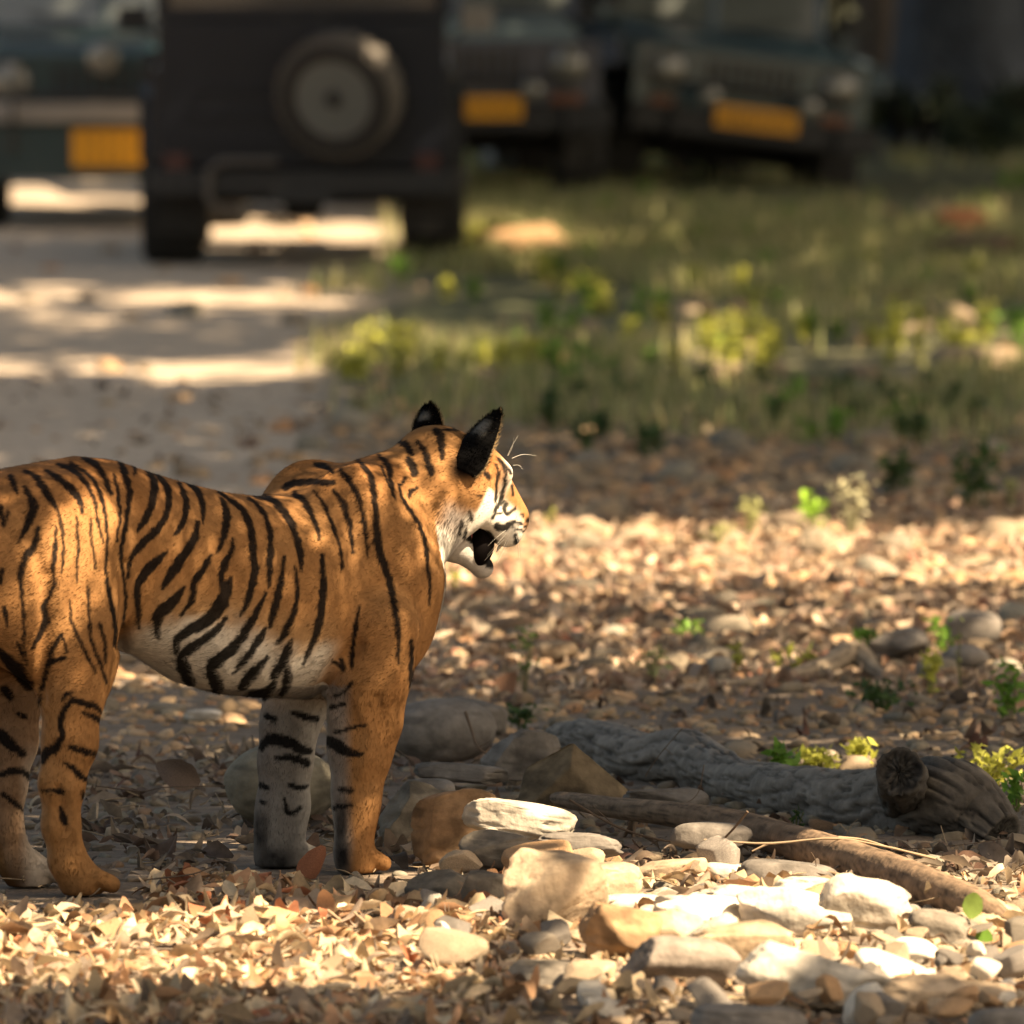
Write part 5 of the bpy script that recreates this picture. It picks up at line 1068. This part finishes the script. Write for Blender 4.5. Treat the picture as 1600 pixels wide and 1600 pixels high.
def plate(parent, c, w_, h_, facing, rows=1):
    mb = MB(); mb.box(c, (w_, .012, h_)); p = mb.build('number_plate', M_plate, parent, .003)
    k = MB(); n_ = 9 if rows == 1 else 5
    for r_ in range(rows):
        for i in range(n_):
            zz = c[2] + (0 if rows == 1 else (h_*.22 if r_ == 0 else -h_*.22)); hh = h_*(.55 if rows == 1 else .30)
            xx = c[0] + (i-(n_-1)/2)*w_*.85/n_
            k.box((xx-w_*.02, c[1]+facing*.0085, zz), (w_*.018, .004, hh)); k.box((xx+w_*.012, c[1]+facing*.0085, zz+(hh*.2 if i % 2 else -hh*.2)), (w_*.045, .004, hh*.16))
    k.build('plate_marks', M_mark, p)['kind'] = 'stuff'
def jeep(X, Y, yaw, roll, paint, lab, bonnet=None, dusty_spare=True, front_rows=1, top=True, plate_w=.50, steel=False, drop=0.0, tyre_w=.26, rear_plate=False):
    e = empty('safari_jeep', (X, Y, float(gh(X, Y))*.5-drop)); e.rotation_euler = (0, roll, yaw); tag(e, lab, 'jeep', 'safari jeeps waiting on the forest track')
    M = paint
    # local: +Y is forward, length 4.0 (front bumper y=2.0), width 1.46
    W = .72
    side = [(-1.85, .46), (-1.85, .98), (-.2, .98), (.75, .98), (.80, 1.02), (.80, .46), (-.55, .46), (-.62, .62), (-.80, .80), (-1.15, .84), (-1.42, .78), (-1.58, .62), (-1.64, .46)]
    for s in (-1, 1):
        mb = MB(); mb.prism(side, s*W-.02, s*W+.02); mb.build('side_panel', M, e, .008)
        mb = MB(); mb.prism([(.82, .50), (.82, 1.02), (1.80, .94), (1.84, .80), (1.66, .80), (1.52, .86), (1.10, .86), (.97, .72), (.90, .50)], s*W-.10, s*W+.02); mb.build('front_wing', M, e, .01)
        arch = MB(); pts = [(-.62, .55), (-.80, .82), (-1.15, .88), (-1.45, .82), (-1.62, .55)]
        for i in range(4): arch.box((s*(W+.04), (pts[i][0]+pts[i+1][0])/2, (pts[i][1]+pts[i+1][1])/2), (.09, math.hypot(pts[i][0]-pts[i+1][0], pts[i][1]-pts[i+1][1])+.02, .03), rx=math.atan2(pts[i+1][1]-pts[i][1], pts[i+1][0]-pts[i][0]))
        arch.build('wheel_arch', M_blk, e)
        d = MB(); d.box((s*(W+.024), .25, .76), (.010, .95, .40)); dr = d.build('door', M, e, .004)
        h = MB(); h.box((s*(W+.04), -.12, .90), (.02, .12, .025)); h.build('handle', M_blk, dr)
        m_ = MB(); m_.box((s*(W+.16), .78, 1.18), (.16, .05, .13)); m_.tube([(s*W, .80, 1.05), (s*(W+.12), .80, 1.14)], .01, 6); m_.build('mirror', M_blk, e, .02)
        stp = MB(); stp.tube([(s*(W+.08), -.5, .38), (s*(W+.08), .85, .38)], .025, 8); stp.build('side_step', M_blk, e, smooth=True)
    f = MB(); f.box((0, -.4, .47), (1.40, 2.5, .05)); f.box((-.38, 0, .44), (.08, 3.6, .10)); f.box((.38, 0, .44), (.08, 3.6, .10)); f.lathe((-.62, -1.12, .345), (1, 0, 0), [(0, .045), (1.24, .045)], 10); f.lathe((-.62, 1.22, .345), (1, 0, 0), [(0, .045), (1.24, .045)], 10)
    f.lathe((-.11, -1.12, .345), (1, 0, 0), [(0, .04), (.03, .12), (.19, .12), (.22, .04)], 12); f.build('chassis', M_under, e)
    # bonnet, cowl, grille
    mb = MB(); mb.prism([(.80, .80), (.80, 1.06), (1.2, 1.05), (1.74, .99), (1.80, .94), (1.80, .80)], -W+.12, W-.12); mb.build('bonnet', bonnet or M, e, .03)
    mb = MB(); mb.box((0, 1.81, .76), (2*W-.02, .05, .36)); g = mb.build('grille_panel', M, e, .01)
    gr = MB()
    for i in range(9): gr.box((-.26+i*.065, 1.842, .78), (.028, .015, .20))
    gr.build('grille_slots', M_blk, g)['kind'] = 'stuff'
    for s in (-1, 1):
        l = MB(); l.lathe((s*.52, 1.80, .79), (0, 1, 0), [(.03, .105), (.06, .105), (.075, .09), (.085, .05), (.088, .001)], 22); hl = l.build('headlight', M_lamp, e, smooth=True)
        b_ = MB(); b_.lathe((s*.52, 1.83, .79), (0, 1, 0), [(0, .118), (.028, .118), (.03, .10)], 22); b_.build('bezel', M_blk, hl)
        i_ = MB(); i_.box((s*.52, 1.845, .60), (.17, .03, .07)); i_.build('indicator', M_amber, e, .008)
        if steel: continue
        fl = MB(); fl.lathe((s*.30, 2.02, .66), (0, 1, 0), [(0, .05), (.05, .06), (.06, .03)], 14); fl.build('fog_lamp', M_lamp, e, smooth=True)
    mb = MB(); mb.box((0, 1.97, .63 if steel else .50), (1.50, .09, .11 if steel else .16)); mb.build('front_bumper', M_chrome if steel else M_blk, e, .02)
    if steel:
        q_ = MB(); q_.lathe((.02, 1.98, .92), (0, 1, 0), [(0, .07), (.06, .09), (.09, .075), (.1, .02)], 20); q_.build('spot_lamp', M_lamp, e, smooth=True); q_ = MB(); q_.box((0, 1.93, .42), (1.44, .05, .30)); q_.build('valance', M, e, .01)
    mb = MB(); mb.tube([(-.5, 2.03, .42), (-.5, 2.06, .72), (.5, 2.06, .72), (.5, 2.03, .42)], .02, 8); mb.build('bull_bar', M_blk, e, smooth=True)
    plate(e, (0, 2.035 if front_rows == 1 else 1.97, .56 if front_rows == 1 else .44), plate_w, .13 if front_rows == 1 else .20, 1, front_rows)
    # windscreen
    wf = MB()
    for (a, b) in (((-W+.05, .80, 1.04), (-W+.09, .66, 1.58)), ((W-.05, .80, 1.04), (W-.09, .66, 1.58)), ((-W+.09, .66, 1.58), (W-.09, .66, 1.58)), ((-W+.05, .80, 1.06), (W-.05, .80, 1.06)), ((0, .80, 1.06), (0, .66, 1.58))): wf.tube([a, b], .024, 6)
    wf_ = wf.build('windscreen_frame', M, e)
    gl = MB(); gl.prism([(.795, 1.07), (.803, 1.07), (.668, 1.56), (.660, 1.56)], -W+.08, W-.08); gl.build('windscreen', M_screen, wf_)
    for s in (-1, 1):
        wp = MB(); wp.tube([(s*.1, .83, 1.07), (s*.42, .80, 1.14)], .007, 5); wp.build('wiper', M_blk, wf_)
    # rear: tailgate, window, roof hoops, seats
    rr = MB(); rr.box((0, -1.86, .86), (2*W-.02, .05, .72)); tg_ = rr.build('tailgate', M, e, .012)
    for k_ in range(3):
        rb = MB(); rb.box((0, -1.892, .62+.13*k_), (1.10, .014, .035)); rb.build('pressed_rib', M, tg_, .004)
    fr = MB()
    for s in (-1, 1): fr.box((s*(W-.035), -1.86, 1.52), (.07, .06, .58))
    fr.box((0, -1.86, 1.255), (2*W-.02, .055, .05)); fr.box((0, -1.86, 1.82), (2*W, .06, .07)); fr.build('rear_frame', M, e, .008)
    rg = MB(); rg.box((0, -1.855, 1.53), (2*W-.14, .012, .50)); rg.build('rear_window', M_glass, e)
    mb = MB(); mb.box((0, -1.92, .42), (1.50, .10, .13)); mb.build('rear_bumper', M_blk, e, .02)
    bg_ = MB(); bg_.tube([(-.12, -2.0, .53), (-.40, -2.0, .53), (-.46, -2.0, .48), (-.46, -2.0, .34), (-.40, -2.0, .29), (-.1, -2.0, .28)], .022, 8); bg_.build('bumper_guard', M_guard, e, smooth=True)
    tb = MB(); tb.box((0, -1.96, .36), (.3, .05, .08)); tb.build('tow_bracket', M_blk, e, .01)
    for s in (-1, 1):
        tl = MB(); tl.box((s*.62, -1.90, .52), (.11, .03, .09)); tl.build('tail_light', M_red, e, .006)
        mf = MB(); mf.box((s*.60, -1.75, .30), (.24, .012, .26)); mf.build('mud_flap', M_under, e)
    if top:
        cp = MB(); cp.prism([(-1.86, 1.84), (-1.86, 1.88), (.66, 1.88), (.70, 1.84)], -W, W); cp.build('canvas_roof', M, e, .01)
        for y_ in (-1.0, -.2):
            hp = MB(); hp.tube([(-W+.03, y_, .98), (-W+.03, y_, 1.82), (W-.03, y_, 1.82), (W-.03, y_, .98)], .022, 8); hp.build('roof_hoop', M_blk, e, smooth=True)
    for (x_, y_) in ((-.36, .2), (.36, .2), (-.36, -.7), (.36, -.7)):
        st = MB(); st.box((x_, y_, .72), (.46, .46, .14)); st.box((x_, y_-.22, 1.05), (.46, .10, .60)); st.build('seat', M_blk, e, .03)
    for (x_, y_) in ((-.645, 1.24), (.645, 1.24), (-.645, -1.10), (.645, -1.10)): wheel(e, x_, y_, wd=tyre_w, rimside=1 if x_ > 0 else -1)
    sw = wheel(e, (.185, -2.03, .86), 0, r=.30, wd=.20, name='spare_wheel', axis=(-.30, -1, -.26), rimside=1, dusty=True)
    ax_ = Vector((-.30, -1, -.26)).normalized(); sd_ = MB(); sd_.lathe(Vector((.185, -2.03, .86))+ax_*.098, ax_, [(0, .280), (.008, .272), (.012, .24), (.006, .20), (-.01, .20), (-.01, .28)], 36, False); sd_.build('sidewall', M_tyre, sw, smooth=True)
    if rear_plate: plate(e, (-.45, -1.90, .60), .34, .2, -1, 2)
    return e
def carpaint(name, c): return flat(name, c, .32, .0, .5, .35)
P_navy = flat('navy_charcoal_paint', (.0045, .006, .012), .45, 0, .3); P_green = flat('dark_green_paint', (.008, .028, .032), .35, 0, .5, .3); P_blue = flat('slate_blue_paint', (.013, .024, .050), .35, 0, .5, .3); P_bonnet4 = flat('teal_bonnet_sheen', (.035, .062, .075), .5); P_bonnet = flat('bonnet_reflection', (.13, .16, .15), .5, 0, .5); P_teal = flat('teal_green_paint', (.007, .034, .050), .35, 0, .5, .4)  # both bonnets paler than their bodies to paint in reflected light
def gx(px, D): return (px-800)/F_PX*D
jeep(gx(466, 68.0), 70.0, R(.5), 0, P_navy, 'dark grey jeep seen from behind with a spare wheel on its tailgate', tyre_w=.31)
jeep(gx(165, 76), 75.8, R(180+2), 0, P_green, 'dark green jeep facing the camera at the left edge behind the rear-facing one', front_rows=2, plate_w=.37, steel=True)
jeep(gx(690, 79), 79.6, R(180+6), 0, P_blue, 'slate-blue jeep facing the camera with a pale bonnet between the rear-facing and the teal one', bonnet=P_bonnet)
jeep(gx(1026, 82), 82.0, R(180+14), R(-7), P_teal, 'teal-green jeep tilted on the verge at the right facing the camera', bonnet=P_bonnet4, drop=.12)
# sunlit patches: (px, py, lateral v, radius x, radius y, strength) on the tiger; (px, py, distance, rx, ry) on rocks
TIGER_GAPS = [(128, 830, .20, .09, .16, 1), (115, 940, .20, .06, .12, .7), (675, 850, .12, .08, .16, .5), (660, 770, .12, .10, .14, .5), (520, 760, .12, .16, .16, .3),
              (772, 768, .12, .09, .11, 1), (815, 778, .10, .08, .10, 1), (795, 715, .10, .07, .10, 1), (590, 1150, .15, .05, .12, .35)]
ROCK_GAPS = [(812, 1262, 30.15, .13, .13), (950, 1345, 29.3, .08, .15), (1140, 1360, 29.9, .07, .10), (1170, 1290, 30.4, .05, .06), (1085, 1275, 30.6, .03, .05), (950, 1412, 29.0, .12, .2), (1050, 1420, 28.8, .2, .3), (1250, 1430, 28.7, .25, .3),
             (1350, 1420, 28.9, .12, .3), (1310, 1520, 27.6, .2, .5), (1424, 1500, 28.0, .10, .2), (1300, 1370, 29.9, .1, .08), (780, 1300, 30.2, .08, .1), (1100, 1580, 26.8, .1, .2), (1530, 1450, 28.7, .1, .15), (780, 1390, 29.6, .05, .1), (870, 1340, 29.25, .10, .14), (1120, 1440, 28.8, .25, .3), (1450, 1480, 28.3, .2, .3), (1210, 1560, 27.3, .1, .2), (600, 95, 67.9, .10, .35), (725, 150, 68.2, .06, .3), (725, 255, 68.2, .06, .3), (812, 1270, 30.1, .2, .16), (870, 1400, 29.1, .1, .1)]
# ------------------------------------------------------------------ UNSEEN SHADE TREES beside the clearing (crowns shaped to throw the dappled shade)
def ellm(px, py, cx, cy, rx, ry): return 1-sm2(((px-cx)/rx)**2+((py-cy)/ry)**2, .75, 1.25)
def lit(Q):                                # where the crowns leave gaps for the sun, over ground points
    X, Y = Q[:, 0], Q[:, 1]; px, py = proj(np.stack([X, Y, X*0], -1)); n = (fbm(X*3.5, Y*1.2)-.44)*2; n2 = (fbm(X*8, Y*2.2, 3)-.44)*2
    jy = py+n*np.interp(py, [450, 700, 1400], [24, 14, 11]); jx = px+n2*60; K = np.zeros(len(X))
    def band(x0, x1, y0, y1, s=10, p=1.0, sx=40):
        nonlocal K; K = np.maximum(K, p*sm2(jx, x0-sx, x0+sx)*(1-sm2(jx, x1-sx, x1+sx))*sm2(jy, y0-s, y0+s)*(1-sm2(jy, y1-s, y1+s)))
    def spot(cx, cy, rx, ry, p=1.0): nonlocal K; K = np.maximum(K, p*ellm(jx, jy, cx, cy, rx, ry))
    band(-400, 760, 1440, 1572, 8); band(-300, 560, 1400, 1432, 6, .45)
    band(800, 1900, 1352, 1578, 10); band(1340, 1900, 1450, 1600, 12, .8); band(980, 1330, 1352, 1400, 6, .8)
    spot(1040, 1610, 120, 20, .7)
    band(560, 2200, 822, 925, 8); band(560, 2200, 915, 1062, 24, .66); band(600, 2200, 330, 610, 20, .34); band(620, 1500, 1040, 1085, 14, .35)
    band(130, 360, 1052, 1082, 5, .9); spot(300, 1120, 50, 10, 1); spot(180, 1108, 30, 8, .8)
    band(-300, 530, 562, 594, 9, .92); band(-300, 560, 448, 478, 10, .85); band(20, 350, 488, 514, 9, .75); band(-200, 240, 362, 392, 8, .55)
    band(-100, 300, 286, 322, 5); band(-100, 600, 340, 352, 4); band(250, 680, 345, 400, 6, 1)
    spot(560, 612, 40, 10, .8); spot(600, 545, 170, 42, .8); spot(770, 545, 60, 40, .9); spot(1110, 560, 90, 60, .9); spot(1500, 540, 130, 50, .8); spot(1540, 570, 90, 26); spot(790, 385, 110, 40, .9); spot(1510, 350, 60, 30, 1); spot(1345, 400, 20, 20, 1)
    spot(1300, 1200, 90, 16, .9); spot(1560, 1235, 80, 30, .9); spot(1480, 1010, 100, 30, .5)
    return K
# gaps that let the sun reach raised things: pixel, distance, z comes from the ray, radii in metres
def sunQ(P): P = np.asarray(P, float); return P - SD*(P[..., 2:3]/SD[2])
GAPS = []
def gap(P, rx, ry, p=1.0): GAPS.append((sunQ(np.asarray(P, float))[:2], rx, ry, p))
for (a, b, v, rx, ry, p) in TIGER_GAPS: gap(b2w(J(a, b, v)[None])[0], rx, ry, p)
for (a, b, D, rx, ry) in ROCK_GAPS: gap(at(a, b, D), rx*1.35, ry*1.35)
# cells shadowed by the standing animal's trunk: finer open foliage is added there to thin its sunlight
ZC, ZX, ZY, ZN = .03, -3.2, 28.6, 110
tz = BP[BP[:, 2] > .40]; tq = sunQ(b2w(tz)); ZM = np.zeros((ZN, ZN), bool); ZM[np.clip(((tq[:, 0]-ZX)/ZC).astype(int), 0, ZN-1), np.clip(((tq[:, 1]-ZY)/ZC).astype(int), 0, ZN-1)] = True
zf = ZM.copy()
for _ in range(2): zf[1:-1, 1:-1] |= zf[:-2, 1:-1] | zf[2:, 1:-1] | zf[1:-1, :-2] | zf[1:-1, 2:]
ZM = zf
def crown(D0, D1, n, size, xl, xr, z0, z1, lab, tx):
    Y = rng.uniform(D0, D1, n); X = rng.uniform(xl, xr, n) if not callable(xl) else xl(Y)+(xr(Y)-xl(Y))*rng.random(n)
    Q = np.stack([X, Y, X*0], -1); K = lit(Q)
    for (q, rx, ry, p) in GAPS:
        d = ((X-q[0])/rx)**2+((Y-q[1])/ry)**2; K = np.maximum(K, p*(1-sm2(d, .7, 1.25)))
    # shade where a raised tiger flank would otherwise be sunlit is left to the ground mask
    inz = np.zeros(n, bool); gi, gj = np.floor((X-ZX)/ZC).astype(int), np.floor((Y-ZY)/ZC).astype(int); ok = (gi >= 0) & (gi < ZN) & (gj >= 0) & (gj < ZN); inz[ok] = ZM[gi[ok], gj[ok]]
    keep = (rng.random(n) >= K) & ~inz; Q = Q[keep]
    zz = z0+(z1-z0)*(.25+.75*fbm(Q[:, 0]*.5, Q[:, 1]*.3, 9))*rng.uniform(.75, 1.2, len(Q)); P = Q+SD*(zz/SD[2])[:, None]
    cx, cy = P[:, 0].mean()+tx+2.6, (D0+D1)/2-1.5; e = empty('shade_tree', (cx, cy, 0)); tag(e, lab, 'tree')
    c = np.array([.07, .10, .03])*(.6+.8*rng.random((len(P), 1))); org = np.array([cx, cy, 0])
    # leaves lie roughly across the sun
    szs = np.full(len(P), size)
    if D0 < 25:
        cel = np.argwhere(ZM); fs = .015; area = 1.24*fs*fs; per = -math.log(.04)/area*ZC*ZC; k_ = np.repeat(np.arange(len(cel)), int(per)+1)
        fq = np.stack([ZX+(cel[k_, 0]+rng.random(len(k_)))*ZC, ZY+(cel[k_, 1]+rng.random(len(k_)))*ZC], -1); T_ = np.full(len(fq), BASE_T)
        for (q, rx, ry, p) in GAPS:
            d = ((fq[:, 0]-q[0])/rx)**2+((fq[:, 1]-q[1])/ry)**2; T_ = np.maximum(T_, BASE_T+(.985-BASE_T)*p*(1-sm2(d, .3, 1.6)))
        fq = fq[rng.random(len(fq)) < np.log(T_)/math.log(.04)]; z_ = rng.uniform(z0*1.05, z0*1.25, len(fq))
        P = np.vstack([P, np.column_stack([fq, 0*fq[:, 0]])+SD*(z_/SD[2])[:, None]]); szs = np.concatenate([szs, np.full(len(fq), fs)]); c = np.vstack([c, np.tile([[.07, .10, .03]], (len(fq), 1))])
    m_ = len(P); e1 = rng.normal(0, 1, (m_, 3)); nn = SD+rng.normal(0, .35, (m_, 3)); nn /= np.linalg.norm(nn, axis=1)[:, None]; e1 -= nn*(e1*nn).sum(1)[:, None]; e1 /= np.linalg.norm(e1, axis=1)[:, None]; e2 = np.cross(nn, e1)
    s = (szs*(.7+.6*rng.random(m_)))[:, None]
    V = np.stack([P-e1*s, P+e2*s*.62, P+e1*s, P-e2*s*.62], 1).reshape(-1, 3)-org
    link('crown', mkmesh('crown', V, np.arange(m_*4).reshape(-1, 4), np.repeat(c, 4, 0), smooth=False, mats=M_canopy), e)
    mb = MB(); mb.tube([(0, 0, -.2), (.05, 0, 1.5), (-.1, .1, z0*.8), (-.3, .2, z0)], [.26, .2, .16, .13], 14); mb.build('trunk', M_trunk, e, smooth=True)
    mb = MB()
    cand = rng.integers(0, m_, 240); made = 0
    for i in cand:
        t = P[i]-org; L_ = spline([(-.2, .15, z0*.85), (t*.5+np.array([0, 0, z0*.45])), t], 10); Qs = sunQ(L_+org); kk = lit(Qs)
        for (q, rx, ry, p) in GAPS: kk = np.maximum(kk, (((Qs[:, 0]-q[0])/(rx+.1))**2+((Qs[:, 1]-q[1])/(ry+.1))**2) < 1.3)
        if kk.max() > .35 and made > 2 or kk[2:].max() > .6: continue
        mb.tube(L_, np.linspace(.07, .012, 10), 6); made += 1
        if made > 9: break
    mb.build('limb', M_trunk, e, smooth=True)
BASE_T = .12
crown(24.0, 33.5, 62000, .050, lambda y: -.105*y, lambda y: .066*y, 3.0, 4.2, 'unseen leafy tree right of the picture, crown shaped to shade the rocks and striped animal', .6)
crown(33.5, 47, 26000, .085, lambda y: -.075*y, lambda y: .060*y, 3.6, 5.2, 'unseen leafy tree right of the picture, shaped to shade the stony ground behind the trunk', .8)
crown(47, 66, 20000, .14, lambda y: -.070*y, lambda y: .060*y, 4.2, 6.5, 'unseen leafy tree right of the picture, shaped to shade the grassy verge and the dusty track', 1.0)
crown(66, 92, 20000, .22, lambda y: -.070*y, lambda y: .062*y, 4.6, 7.5, 'unseen tall leafy tree right of the picture, shaped to shade the waiting jeeps', 1.4)
crown(92, 135, 14000, .36, lambda y: -.070*y, lambda y: .065*y, 6.0, 9.5, 'unseen tall leafy tree far to the right, shaped to shade the thicket behind the jeeps', 2.0)
